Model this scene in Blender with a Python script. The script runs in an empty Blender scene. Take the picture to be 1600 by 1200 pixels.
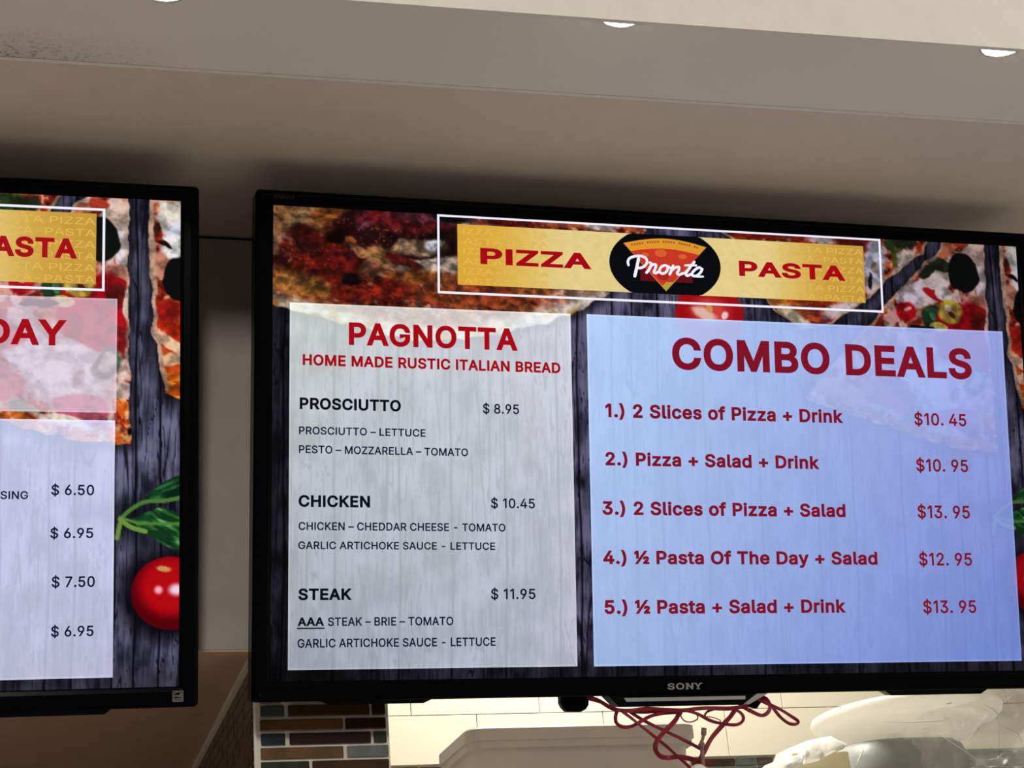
import bpy, bmesh, math, random
import numpy as np
from mathutils import Vector, Matrix
from mathutils.geometry import delaunay_2d_cdt

C = bpy.context.scene.collection
SC = bpy.context.scene

# ------------------------------------------------------------------ camera
cam_d = bpy.data.cameras.new('camera')
cam = bpy.data.objects.new('camera', cam_d)
C.objects.link(cam)
cam_d.sensor_fit = 'HORIZONTAL'
cam_d.sensor_width = 36.0
cam_d.lens = 36.0 * 2800.0 / 1600.0
cam_d.clip_start = 0.05
RIGHT = Vector((0.96318, -0.25760, -0.07694))
DOWN = Vector((0.02927, 0.38496, -0.92247))
FWD = Vector((0.26725, 0.88625, 0.37833))
CPOS = Vector((-0.78814, -1.94823, 1.54647))
m = Matrix((RIGHT, -DOWN, -FWD)).transposed().to_4x4()
m.translation = CPOS
cam.matrix_world = m
SC.camera = cam

# ------------------------------------------------------------------ world, exposure
SC.view_settings.view_transform = 'Standard'
SC.view_settings.look = 'None'
SC.view_settings.exposure = 0.0
SC.view_settings.gamma = 1.0
SC.view_settings.use_curve_mapping = False
w = bpy.data.worlds.new('world')
SC.world = w
w.use_nodes = True
w.node_tree.nodes['Background'].inputs[0].default_value = (1.0, 0.93, 0.85, 1)
w.node_tree.nodes['Background'].inputs[1].default_value = 0.15

def area(name, loc, target, size, power, col):
    l = bpy.data.lights.new(name, 'AREA')
    l.shape = 'DISK'
    l.size = size
    l.energy = power
    l.color = col
    o = bpy.data.objects.new(name, l)
    C.objects.link(o)
    o.location = loc
    o.rotation_euler = (Vector(target) - Vector(loc)).to_track_quat('-Z', 'Y').to_euler()
    return o

# dining-side ceiling lamps behind the camera and the kitchen's ceiling lamp
area('dining_lamp_light', (-1.05, -3.1, 2.85), (-0.5, 0.2, 2.2), 0.3, 38, (1.0, 0.92, 0.82))
area('dining_lamp_light', (1.7, -1.25, 3.04), (0.9, -0.6, 2.0), 0.25, 20, (1.0, 0.93, 0.84))
area('right_fill_light', (2.3, -1.1, 2.0), (1.0, -0.2, 2.66), 0.25, 7, (1.0, 0.94, 0.86))  # added fill with no visible source, brightens the right of the soffit
area('kitchen_lamp_light', (0.2, 0.98, 2.95), (0.25, 1.15, 0.0), 0.3, 22, (1.0, 0.95, 0.85))

# ------------------------------------------------------------------ helpers
def lin(c):
    return tuple((v / 12.92 if v <= 0.04045 else ((v + 0.055) / 1.055) ** 2.4) for v in c)

def rgb(r, g, b):
    return lin((r / 255, g / 255, b / 255))

def mat(name, col, rough=0.5, metal=0.0, spec=0.5, noise=0.0, scale=8.0, bump=0.0, alpha=1.0, trans=0.0, coat=0.0):
    ma = bpy.data.materials.new(name)
    ma.use_nodes = True
    nt = ma.node_tree
    p = nt.nodes['Principled BSDF']
    p.inputs['Base Color'].default_value = (*col, 1)
    p.inputs['Roughness'].default_value = rough
    p.inputs['Metallic'].default_value = metal
    p.inputs['Specular IOR Level'].default_value = spec
    p.inputs['Alpha'].default_value = alpha
    p.inputs['Transmission Weight'].default_value = trans
    p.inputs['Coat Weight'].default_value = coat
    if noise or bump:
        tc = nt.nodes.new('ShaderNodeTexCoord')
        n = nt.nodes.new('ShaderNodeTexNoise')
        n.inputs['Scale'].default_value = scale
        n.inputs['Detail'].default_value = 6
        nt.links.new(tc.outputs['Object'], n.inputs['Vector'])
        if noise:
            r = nt.nodes.new('ShaderNodeValToRGB')
            r.color_ramp.elements[0].color = (*[c * (1 - noise) for c in col], 1)
            r.color_ramp.elements[1].color = (*[min(1, c * (1 + noise)) for c in col], 1)
            r.color_ramp.elements[0].position = 0.3
            r.color_ramp.elements[1].position = 0.7
            nt.links.new(n.outputs['Fac'], r.inputs['Fac'])
            nt.links.new(r.outputs['Color'], p.inputs['Base Color'])
        if bump:
            b = nt.nodes.new('ShaderNodeBump')
            b.inputs['Strength'].default_value = bump
            b.inputs['Distance'].default_value = 0.002
            nt.links.new(n.outputs['Fac'], b.inputs['Height'])
            nt.links.new(b.outputs['Normal'], p.inputs['Normal'])
    return ma

def emit_mat(name, col, strength=1.0):
    ma = bpy.data.materials.new(name)
    ma.use_nodes = True
    p = ma.node_tree.nodes['Principled BSDF']
    p.inputs['Base Color'].default_value = (0.001, 0.001, 0.001, 1)
    p.inputs['Roughness'].default_value = 0.35
    p.inputs['Specular IOR Level'].default_value = 0.01
    p.inputs['Emission Color'].default_value = (*col, 1)
    p.inputs['Emission Strength'].default_value = strength
    return ma

def attr_mat(name):
    ma = emit_mat(name, (0, 0, 0), 1.0)
    nt = ma.node_tree
    a = nt.nodes.new('ShaderNodeAttribute')
    a.attribute_name = 'picture'
    nt.links.new(a.outputs['Color'], nt.nodes['Principled BSDF'].inputs['Emission Color'])
    return ma

def link(name, me, parent=None):
    o = bpy.data.objects.new(name, me)
    C.objects.link(o)
    if parent:
        o.parent = parent
    return o

def obj(name, bm, mats, parent=None, smooth=False):
    me = bpy.data.meshes.new(name)
    bm.normal_update()
    bm.to_mesh(me)
    bm.free()
    for ma in (mats if isinstance(mats, (list, tuple)) else [mats]):
        me.materials.append(ma)
    if smooth:
        for p in me.polygons:
            p.use_smooth = True
    return link(name, me, parent)

def tag(o, label, cat, group=None):
    o['label'] = label
    o['category'] = cat
    if group:
        o['group'] = group
    return o

def struct(o, label=None, cat=None):
    o['kind'] = 'structure'
    if label:
        o['label'] = label
        o['category'] = cat
    return o

def thing(name, label, cat, loc=(0, 0, 0), group=None):
    o = bpy.data.objects.new(name, None)
    o.empty_display_size = 0.05
    C.objects.link(o)
    o.location = loc
    return tag(o, label, cat, group)

def box(bm, x0, x1, y0, y1, z0, z1, mi=0, bev=0.0, seg=2):
    vs = [bm.verts.new(v) for v in ((x0, y0, z0), (x1, y0, z0), (x1, y1, z0), (x0, y1, z0),
                                    (x0, y0, z1), (x1, y0, z1), (x1, y1, z1), (x0, y1, z1))]
    fs = []
    for q in ((0, 3, 2, 1), (4, 5, 6, 7), (0, 1, 5, 4), (1, 2, 6, 5), (2, 3, 7, 6), (3, 0, 4, 7)):
        f = bm.faces.new([vs[i] for i in q])
        f.material_index = mi
        fs.append(f)
    if bev:
        es = list({e for f in fs for e in f.edges})
        r = bmesh.ops.bevel(bm, geom=es, offset=bev, segments=seg, affect='EDGES', profile=0.5)
        for f in r['faces']:
            f.material_index = mi

def prism(bm, pts, z0, z1, mi=0, axis='z'):
    """polygon pts extruded between two levels of the third axis"""
    def P(a, b, c):
        return (a, b, c) if axis == 'z' else ((a, c, b) if axis == 'y' else (c, a, b))
    lo = [bm.verts.new(P(a, b, z0)) for a, b in pts]
    hi = [bm.verts.new(P(a, b, z1)) for a, b in pts]
    n = len(pts)
    fs = [bm.faces.new(lo[::-1]), bm.faces.new(hi)]
    for i in range(n):
        fs.append(bm.faces.new((lo[i], lo[(i + 1) % n], hi[(i + 1) % n], hi[i])))
    for f in fs:
        f.material_index = mi
    bmesh.ops.recalc_face_normals(bm, faces=fs)

def lathe(bm, prof, seg=64, sx=1.0, sy=1.0, mi=0, centre=(0, 0, 0), power=2.0, cap=False):
    """profile (radius, height) swept round; power > 2 squares the outline off"""
    rings = []
    for r, z in prof:
        ring = []
        for k in range(seg):
            a = 2 * math.pi * k / seg
            c, s = math.cos(a), math.sin(a)
            q = (abs(c) ** power + abs(s) ** power) ** (-1.0 / power)
            ring.append(bm.verts.new((centre[0] + r * q * c * sx, centre[1] + r * q * s * sy, centre[2] + z)))
        rings.append(ring)
    for a, b in zip(rings, rings[1:]):
        for k in range(seg):
            f = bm.faces.new((a[k], a[(k + 1) % seg], b[(k + 1) % seg], b[k]))
            f.material_index = mi
    if cap:
        bm.faces.new(rings[0][::-1]).material_index = mi
        bm.faces.new(rings[-1]).material_index = mi

def catmull(pts, n=8):
    P = [Vector(p) for p in pts]
    P = [2 * P[0] - P[1]] + P + [2 * P[-1] - P[-2]]
    out = []
    for i in range(1, len(P) - 2):
        for j in range(n):
            t = j / n
            a, b, c, d = P[i - 1], P[i], P[i + 1], P[i + 2]
            out.append(0.5 * ((2 * b) + (c - a) * t + (2 * a - 5 * b + 4 * c - d) * t * t + (3 * b - a - 3 * c + d) * t ** 3))
    out.append(P[-2])
    return out

def rpoly(x0, x1, y0, y1, r, seg=5):
    out = []
    for cx, cy, a0 in ((x1 - r, y1 - r, 0), (x0 + r, y1 - r, 90), (x0 + r, y0 + r, 180), (x1 - r, y0 + r, 270)):
        for k in range(seg + 1):
            a = math.radians(a0 + 90 * k / seg)
            out.append((cx + r * math.cos(a), cy + r * math.sin(a)))
    return out

def loops(bm, rings, mi=0, close=True, cap_first=False, cap_last=False):
    R = [[bm.verts.new(p) for p in ring] for ring in rings]
    for a, b in zip(R, R[1:]):
        n = len(a)
        for k in range(n if close else n - 1):
            f = bm.faces.new((a[k], a[(k + 1) % n], b[(k + 1) % n], b[k]))
            f.material_index = mi
    if cap_first:
        bm.faces.new(R[0][::-1]).material_index = mi
    if cap_last:
        bm.faces.new(R[-1]).material_index = mi

# screen units: 1600 x 900 over the lit picture
S = 0.56
W = S * 16 / 9
def sx(x): return (x / 1600 - 0.5) * W
def sy(y): return (0.5 - y / 900) * S
U = W / 1600

# ------------------------------------------------------------------ lettering
# letter outlines: advance width, then each contour as x, y, x, y in thousandths of the letter size
GLYPHS = {
    '$': (447, [[202, -74, 202, 583, 244, 583, 244, -74],
        [224, -9, 188, -7, 156, -1, 128, 9, 102, 23, 81, 40, 64, 60, 51, 83, 42, 109, 38, 137, 104, 137, 108, 118, 114, 102, 123, 88, 136, 76, 150, 66, 166, 59, 185, 53, 204, 50, 224, 49, 246, 50, 267, 54, 286, 60, 303, 69, 317, 79, 329, 92, 338, 106, 344, 122, 346, 139, 344, 154, 340, 168, 332, 179, 322, 189, 310, 197, 296, 205, 245, 222, 184, 239, 145, 253, 112, 269, 86, 289, 67, 313, 56, 341, 52, 372, 54, 400, 62, 425, 75, 448, 92, 468, 113, 484, 138, 498, 165, 508, 195, 514, 227, 516, 259, 514, 289, 508, 316, 498, 340, 484, 360, 468, 377, 449, 390, 427, 398, 403, 401, 378, 337, 378, 332, 402, 320, 421, 302, 437, 280, 449, 254, 456, 225, 459, 204, 457, 185, 454, 167, 448, 152, 440, 139, 430, 129, 418, 121, 405, 117, 391, 115, 376, 117, 359, 122, 345, 131, 334, 142, 324, 155, 315, 169, 308, 212, 293, 264, 279, 312, 264, 328, 256, 344, 248, 359, 238, 372, 226, 384, 213, 395, 198, 402, 180, 407, 161, 408, 139, 406, 112, 399, 87, 386, 64, 370, 43, 349, 25, 323, 11, 294, 0, 261, -7]]),
    ')': (273, [[37, -96, 56, -56, 72, -18, 86, 18, 97, 52, 106, 85, 113, 116, 118, 147, 121, 177, 122, 207, 121, 241, 117, 276, 112, 313, 104, 351, 94, 390, 82, 428, 69, 466, 54, 503, 37, 539, 97, 539, 113, 510, 128, 477, 142, 441, 154, 403, 164, 364, 173, 323, 179, 283, 183, 244, 184, 207, 182, 156, 174, 104, 161, 53, 144, 3, 123, -47, 97, -96]]),
    '+': (453, [[198, 34, 198, 364, 255, 364, 255, 34],
        [61, 172, 61, 226, 391, 226, 391, 172]]),
    '-': (453, [[337, 244, 337, 188, 114, 188, 114, 244]]),
    '.': (188, [[95, -4, 83, -3, 73, 1, 63, 9, 55, 18, 51, 29, 50, 41, 51, 53, 55, 64, 63, 73, 73, 81, 83, 85, 95, 87, 107, 85, 118, 81, 128, 73, 135, 64, 140, 53, 141, 41, 140, 29, 135, 18, 128, 9, 118, 1, 107, -3]]),
    '0': (453, [[227, -7, 191, -3, 158, 7, 130, 24, 105, 48, 85, 77, 69, 113, 57, 155, 50, 202, 48, 254, 50, 306, 57, 353, 69, 395, 85, 431, 106, 461, 130, 484, 159, 502, 191, 512, 227, 516, 262, 512, 295, 502, 323, 484, 348, 461, 368, 431, 384, 395, 396, 353, 403, 306, 405, 254, 403, 202, 396, 155, 384, 113, 368, 77, 348, 48, 323, 24, 295, 7, 263, -3],
        [227, 50, 250, 52, 271, 60, 290, 74, 306, 92, 320, 116, 330, 144, 338, 176, 342, 213, 344, 254, 342, 295, 338, 332, 330, 365, 320, 393, 306, 416, 290, 435, 271, 449, 250, 457, 227, 460, 203, 457, 182, 449, 163, 435, 147, 416, 134, 393, 123, 365, 115, 332, 111, 295, 109, 254, 111, 213, 115, 176, 123, 144, 134, 116, 147, 92, 163, 74, 182, 60, 203, 52]]),
    '1': (330, [[246, 509, 246, 0, 182, 0, 182, 448, 179, 448, 66, 368, 66, 437, 168, 509]]),
    '2': (453, [[64, 0, 64, 47, 234, 229, 282, 282, 294, 298, 303, 312, 311, 327, 316, 341, 319, 356, 320, 371, 319, 389, 315, 405, 308, 419, 298, 431, 287, 441, 273, 449, 258, 455, 241, 458, 224, 460, 205, 458, 188, 454, 172, 447, 159, 438, 148, 427, 139, 413, 132, 398, 128, 381, 127, 362, 66, 362, 68, 391, 75, 418, 86, 442, 102, 464, 121, 482, 143, 496, 168, 507, 196, 513, 225, 516, 254, 513, 281, 507, 306, 497, 328, 482, 346, 465, 361, 445, 372, 423, 379, 398, 381, 372, 380, 354, 377, 336, 371, 318, 363, 299, 351, 280, 336, 259, 267, 180, 153, 60, 153, 57, 389, 57, 389, 0]]),
    '3': (453, [[218, -7, 188, -5, 159, 1, 133, 10, 108, 22, 88, 38, 70, 57, 57, 79, 48, 104, 44, 132, 109, 132, 112, 115, 118, 100, 126, 87, 137, 76, 150, 66, 165, 59, 182, 54, 200, 51, 219, 50, 239, 51, 258, 55, 275, 61, 291, 69, 304, 80, 315, 93, 323, 108, 328, 125, 329, 145, 328, 163, 323, 180, 316, 196, 306, 211, 292, 223, 275, 234, 254, 241, 229, 246, 201, 248, 157, 248, 157, 299, 288, 448, 288, 452, 70, 452, 70, 509, 372, 509, 372, 461, 211, 278, 211, 289, 247, 290, 279, 286, 308, 276, 333, 262, 354, 244, 371, 222, 383, 198, 391, 173, 393, 145, 390, 116, 383, 90, 370, 66, 354, 45, 333, 27, 309, 12, 281, 2, 251, -5]]),
    '4': (453, [[40, 105, 40, 158, 247, 509, 311, 509, 109, 166, 109, 163, 413, 163, 413, 105],
        [282, 0, 282, 121, 282, 146, 282, 318, 343, 318, 343, 0]]),
    '5': (453, [[221, -7, 192, -5, 165, 1, 140, 11, 118, 25, 99, 41, 83, 60, 71, 82, 63, 105, 60, 130, 122, 130, 125, 115, 130, 102, 138, 89, 148, 78, 160, 68, 173, 60, 188, 54, 204, 51, 221, 50, 241, 51, 259, 56, 276, 64, 291, 75, 304, 89, 314, 104, 322, 122, 326, 141, 328, 162, 326, 183, 321, 203, 314, 221, 303, 237, 290, 251, 275, 262, 257, 270, 238, 275, 218, 277, 201, 276, 184, 273, 167, 268, 152, 262, 139, 255, 128, 246, 67, 253, 96, 509, 366, 509, 366, 452, 151, 452, 134, 301, 136, 301, 148, 311, 162, 318, 178, 325, 194, 330, 212, 333, 229, 334, 252, 332, 274, 328, 294, 321, 313, 311, 330, 299, 345, 285, 358, 269, 370, 251, 379, 231, 386, 210, 390, 187, 391, 163, 388, 132, 381, 102, 369, 76, 352, 52, 332, 32, 309, 15, 282, 3, 253, -4]]),
    '6': (453, [[226, -7, 196, -4, 168, 3, 142, 15, 119, 31, 100, 51, 84, 74, 73, 101, 66, 130, 64, 162, 65, 187, 71, 212, 80, 239, 93, 268, 112, 302, 137, 340, 252, 509, 322, 509, 151, 261, 145, 261, 151, 270, 157, 279, 165, 288, 174, 295, 184, 302, 196, 307, 208, 311, 221, 313, 235, 314, 265, 312, 291, 305, 316, 295, 337, 280, 355, 262, 370, 240, 380, 215, 387, 187, 389, 157, 387, 127, 379, 98, 368, 73, 352, 50, 333, 30, 310, 14, 284, 3, 257, -4],
        [226, 48, 245, 50, 263, 55, 279, 63, 293, 73, 304, 86, 314, 101, 322, 119, 326, 137, 327, 157, 326, 178, 322, 196, 314, 213, 304, 228, 293, 241, 279, 251, 263, 259, 245, 264, 226, 265, 207, 264, 190, 259, 174, 252, 160, 241, 148, 229, 138, 214, 131, 197, 126, 179, 125, 158, 126, 138, 131, 119, 138, 102, 148, 86, 160, 73, 174, 63, 190, 55, 207, 50]]),
    '7': (453, [[97, 0, 323, 448, 323, 452, 62, 452, 62, 509, 391, 509, 391, 449, 165, 0]]),
    '8': (453, [[226, -7, 193, -5, 163, 1, 136, 11, 111, 25, 91, 42, 74, 62, 62, 84, 54, 109, 52, 135, 53, 156, 58, 176, 65, 195, 75, 212, 87, 228, 101, 241, 117, 252, 134, 260, 153, 265, 153, 267, 129, 276, 109, 289, 93, 308, 80, 330, 73, 354, 70, 380, 73, 405, 79, 429, 90, 450, 106, 469, 124, 485, 146, 498, 170, 508, 197, 514, 226, 516, 255, 514, 282, 508, 306, 498, 328, 485, 346, 469, 361, 450, 373, 429, 379, 405, 382, 380, 379, 354, 372, 330, 359, 308, 343, 289, 323, 276, 300, 267, 300, 265, 319, 260, 335, 252, 351, 241, 365, 228, 377, 212, 387, 195, 395, 176, 399, 156, 401, 135, 398, 109, 391, 84, 378, 62, 362, 42, 341, 25, 317, 11, 289, 1, 259, -5],
        [226, 49, 248, 50, 267, 54, 285, 60, 300, 69, 313, 79, 323, 91, 331, 106, 335, 121, 337, 139, 335, 157, 330, 173, 322, 189, 312, 202, 298, 213, 283, 223, 265, 230, 247, 234, 226, 235, 206, 234, 187, 230, 169, 223, 154, 213, 140, 202, 130, 189, 122, 173, 117, 157, 115, 139, 117, 121, 121, 106, 129, 91, 139, 79, 152, 69, 167, 60, 185, 54, 205, 50],
        [226, 290, 244, 291, 260, 294, 274, 300, 287, 308, 298, 318, 307, 330, 314, 344, 318, 359, 319, 376, 318, 392, 314, 407, 308, 420, 299, 432, 288, 442, 275, 449, 260, 455, 244, 459, 226, 460, 208, 459, 192, 455, 177, 449, 164, 442, 153, 432, 145, 420, 138, 407, 134, 392, 133, 376, 134, 359, 138, 344, 145, 330, 154, 318, 165, 308, 178, 300, 193, 294, 209, 291]]),
    '9': (453, [[226, 516, 256, 513, 285, 506, 310, 494, 333, 478, 352, 458, 368, 434, 380, 408, 387, 378, 389, 347, 387, 322, 382, 296, 373, 270, 359, 240, 340, 207, 315, 168, 200, 0, 130, 0, 301, 248, 307, 248, 302, 238, 295, 229, 287, 221, 278, 214, 268, 207, 257, 202, 245, 198, 232, 195, 218, 195, 188, 197, 161, 203, 137, 214, 116, 229, 98, 247, 83, 269, 72, 294, 66, 321, 64, 352, 66, 382, 73, 411, 85, 436, 101, 459, 120, 479, 143, 494, 168, 506, 196, 513],
        [226, 460, 207, 459, 190, 454, 174, 446, 160, 435, 148, 423, 138, 407, 131, 390, 127, 372, 125, 352, 127, 331, 131, 313, 138, 295, 148, 280, 160, 268, 174, 257, 190, 250, 207, 245, 226, 243, 245, 245, 263, 249, 279, 257, 293, 267, 305, 280, 314, 295, 322, 312, 326, 330, 327, 350, 326, 371, 322, 390, 314, 407, 305, 422, 293, 435, 279, 446, 263, 454, 245, 459]]),
    'A': (480, [[16, 0, 201, 509, 276, 509, 463, 0, 395, 0, 287, 302, 264, 372, 232, 478, 245, 478, 213, 371, 191, 302, 85, 0],
        [110, 142, 110, 199, 370, 199, 370, 142]]),
    'B': (456, [[60, 0, 60, 509, 241, 509, 274, 507, 304, 501, 329, 491, 350, 477, 367, 461, 381, 442, 390, 421, 396, 398, 398, 374, 397, 353, 393, 336, 387, 320, 378, 307, 368, 295, 356, 286, 343, 278, 329, 272, 315, 267, 315, 262, 331, 260, 347, 254, 363, 245, 378, 234, 391, 220, 402, 203, 411, 184, 416, 161, 418, 136, 416, 111, 410, 88, 400, 67, 386, 48, 368, 31, 344, 18, 317, 8, 284, 2, 247, 0],
        [125, 57, 245, 57, 281, 60, 309, 67, 330, 80, 344, 96, 353, 115, 355, 137, 354, 153, 350, 169, 342, 184, 333, 197, 320, 209, 306, 218, 289, 225, 269, 229, 248, 231, 125, 231],
        [125, 285, 238, 285, 256, 287, 273, 290, 288, 296, 302, 304, 314, 314, 323, 326, 330, 340, 335, 355, 336, 372, 333, 393, 326, 412, 313, 429, 294, 442, 270, 449, 240, 452, 125, 452]]),
    'C': (510, [[267, -7, 225, -3, 186, 7, 150, 25, 119, 49, 92, 79, 70, 115, 53, 157, 44, 203, 40, 254, 44, 305, 53, 352, 70, 393, 92, 429, 119, 459, 150, 484, 186, 501, 225, 512, 267, 516, 293, 514, 317, 511, 340, 504, 362, 496, 383, 485, 402, 471, 419, 456, 435, 438, 448, 418, 459, 397, 467, 373, 473, 348, 408, 348, 404, 365, 397, 380, 389, 395, 380, 407, 369, 418, 357, 428, 344, 437, 330, 444, 315, 449, 300, 453, 284, 455, 267, 456, 237, 453, 209, 445, 184, 432, 161, 414, 141, 391, 125, 364, 113, 332, 106, 295, 103, 254, 106, 213, 113, 177, 125, 145, 141, 117, 161, 94, 184, 76, 210, 63, 237, 56, 267, 53, 284, 54, 300, 56, 315, 60, 330, 65, 344, 72, 357, 81, 369, 90, 380, 102, 389, 114, 397, 128, 404, 144, 408, 160, 473, 160, 467, 135, 459, 112, 448, 91, 435, 71, 420, 53, 402, 38, 383, 24, 363, 13, 341, 5, 317, -2, 293, -6]]),
    'D': (502, [[219, 0, 96, 0, 96, 57, 215, 57, 254, 60, 288, 68, 318, 81, 343, 99, 363, 122, 379, 149, 390, 181, 397, 216, 399, 255, 397, 294, 390, 329, 379, 361, 364, 388, 344, 410, 320, 428, 291, 441, 258, 449, 221, 452, 93, 452, 93, 509, 225, 509, 273, 505, 315, 495, 353, 478, 385, 455, 412, 426, 433, 391, 449, 351, 458, 306, 462, 255, 458, 205, 449, 159, 433, 119, 411, 83, 384, 54, 351, 31, 312, 14, 268, 3],
        [125, 509, 125, 0, 60, 0, 60, 509]]),
    'E': (419, [[60, 0, 60, 509, 372, 509, 372, 452, 125, 452, 125, 286, 355, 286, 355, 229, 125, 229, 125, 57, 375, 57, 375, 0]]),
    'G': (520, [[269, -7, 225, -3, 185, 7, 149, 25, 118, 49, 91, 79, 69, 116, 53, 157, 43, 203, 40, 254, 43, 305, 53, 352, 69, 393, 91, 429, 117, 459, 149, 484, 184, 501, 223, 512, 265, 516, 291, 514, 316, 510, 340, 504, 363, 494, 384, 483, 403, 469, 421, 453, 436, 436, 449, 416, 460, 395, 468, 373, 474, 349, 408, 349, 402, 365, 395, 379, 387, 393, 378, 406, 368, 417, 356, 427, 344, 436, 330, 443, 315, 448, 300, 453, 283, 455, 265, 456, 236, 453, 209, 445, 183, 432, 160, 414, 141, 392, 125, 364, 113, 332, 106, 295, 103, 254, 106, 213, 113, 177, 125, 145, 141, 117, 161, 95, 184, 76, 210, 63, 238, 56, 269, 53, 296, 55, 322, 61, 345, 71, 365, 85, 382, 102, 396, 123, 407, 147, 413, 173, 415, 202, 434, 199, 283, 199, 283, 256, 478, 256, 478, 200, 475, 160, 466, 124, 451, 91, 431, 62, 406, 38, 377, 19, 344, 5, 308, -4]]),
    'H': (517, [[60, 0, 60, 509, 125, 509, 125, 289, 392, 289, 392, 509, 457, 509, 457, 0, 392, 0, 392, 232, 125, 232, 125, 0]]),
    'I': (185, [[60, 0, 60, 509, 125, 509, 125, 0]]),
    'K': (467, [[104, 145, 104, 216, 139, 261, 174, 303, 212, 344, 364, 509, 448, 509, 231, 276, 228, 276],
        [60, 0, 60, 509, 125, 509, 125, 334, 124, 225, 125, 193, 125, 0],
        [372, 0, 188, 259, 228, 309, 449, 0]]),
    'L': (393, [[60, 0, 60, 509, 125, 509, 125, 57, 361, 57, 361, 0]]),
    'M': (628, [[60, 0, 60, 509, 152, 509, 277, 187, 287, 159, 299, 123, 311, 84, 322, 49, 307, 49, 318, 83, 330, 121, 342, 158, 352, 187, 476, 509, 568, 509, 568, 0, 504, 0, 504, 291, 504, 327, 505, 369, 506, 413, 507, 457, 513, 457, 498, 409, 482, 363, 467, 322, 456, 291, 342, 0, 286, 0, 170, 291, 159, 321, 145, 361, 129, 408, 112, 457, 119, 457, 120, 416, 121, 372, 122, 328, 122, 291, 122, 0]]),
    'N': (523, [[60, 0, 60, 509, 136, 509, 343, 183, 363, 151, 388, 107, 414, 55, 405, 54, 401, 108, 399, 157, 399, 195, 399, 509, 463, 509, 463, 0, 387, 0, 202, 290, 177, 331, 148, 381, 108, 452, 119, 454, 122, 384, 124, 328, 125, 291, 125, 0]]),
    'O': (533, [[267, -7, 225, -3, 186, 7, 150, 25, 119, 49, 92, 79, 70, 115, 53, 157, 44, 203, 40, 254, 44, 305, 53, 352, 70, 393, 92, 429, 119, 459, 150, 484, 186, 501, 225, 512, 267, 516, 309, 512, 348, 501, 384, 484, 415, 459, 442, 429, 464, 393, 480, 352, 490, 305, 493, 254, 490, 203, 480, 157, 464, 115, 442, 79, 415, 49, 384, 25, 348, 7, 309, -3],
        [267, 53, 296, 55, 324, 63, 349, 76, 372, 94, 392, 116, 408, 144, 420, 176, 428, 213, 430, 254, 428, 295, 420, 332, 408, 365, 392, 392, 372, 415, 349, 433, 324, 446, 296, 453, 267, 456, 237, 453, 210, 445, 184, 433, 161, 415, 142, 392, 125, 364, 113, 332, 106, 295, 103, 254, 106, 213, 113, 176, 125, 144, 142, 117, 161, 94, 184, 76, 210, 63, 237, 55]]),
    'P': (445, [[60, 0, 60, 509, 235, 509, 272, 506, 305, 499, 332, 487, 356, 471, 375, 452, 390, 430, 400, 404, 407, 377, 409, 348, 407, 318, 400, 291, 390, 265, 375, 243, 356, 223, 332, 207, 305, 195, 272, 188, 235, 186, 109, 186, 109, 242, 233, 242, 257, 244, 279, 248, 297, 256, 312, 266, 324, 279, 333, 294, 339, 310, 343, 328, 344, 348, 343, 367, 339, 385, 333, 402, 324, 416, 312, 428, 297, 439, 279, 446, 257, 451, 232, 452, 125, 452, 125, 0]]),
    'R': (449, [[60, 0, 60, 509, 236, 509, 273, 506, 305, 500, 333, 489, 356, 473, 376, 455, 390, 433, 401, 408, 407, 381, 409, 352, 407, 323, 401, 296, 390, 271, 376, 250, 356, 232, 333, 217, 305, 206, 273, 200, 236, 198, 96, 198, 96, 255, 234, 255, 258, 256, 280, 260, 298, 267, 313, 276, 325, 287, 334, 300, 340, 316, 344, 333, 345, 352, 344, 371, 340, 389, 334, 405, 325, 419, 313, 430, 298, 440, 279, 446, 258, 451, 233, 452, 125, 452, 125, 0],
        [353, 0, 230, 229, 303, 229, 428, 0]]),
    'S': (447, [[224, -9, 188, -7, 156, -1, 128, 9, 102, 23, 81, 40, 64, 60, 51, 83, 42, 109, 38, 137, 104, 137, 108, 118, 114, 102, 123, 88, 136, 76, 150, 66, 166, 59, 185, 53, 204, 50, 224, 49, 246, 50, 267, 54, 286, 60, 303, 69, 317, 79, 329, 92, 338, 106, 344, 122, 346, 139, 344, 154, 340, 168, 332, 179, 322, 189, 310, 197, 296, 205, 245, 222, 184, 239, 145, 253, 112, 269, 86, 289, 67, 313, 56, 341, 52, 372, 54, 400, 62, 425, 75, 448, 92, 468, 113, 484, 138, 498, 165, 508, 195, 514, 227, 516, 259, 514, 289, 508, 316, 498, 340, 484, 360, 468, 377, 449, 390, 427, 398, 403, 401, 378, 337, 378, 332, 402, 320, 421, 302, 437, 280, 449, 254, 456, 225, 459, 204, 457, 185, 454, 167, 448, 152, 440, 139, 430, 129, 418, 121, 405, 117, 391, 115, 376, 117, 359, 122, 345, 131, 334, 142, 324, 155, 315, 169, 308, 212, 293, 264, 279, 312, 264, 328, 256, 344, 248, 359, 238, 372, 226, 384, 213, 395, 198, 402, 180, 407, 161, 408, 139, 406, 112, 399, 87, 386, 64, 370, 43, 349, 25, 323, 11, 294, 0, 261, -7]]),
    'T': (449, [[32, 452, 32, 509, 417, 509, 417, 452, 257, 452, 257, 0, 193, 0, 193, 452]]),
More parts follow.
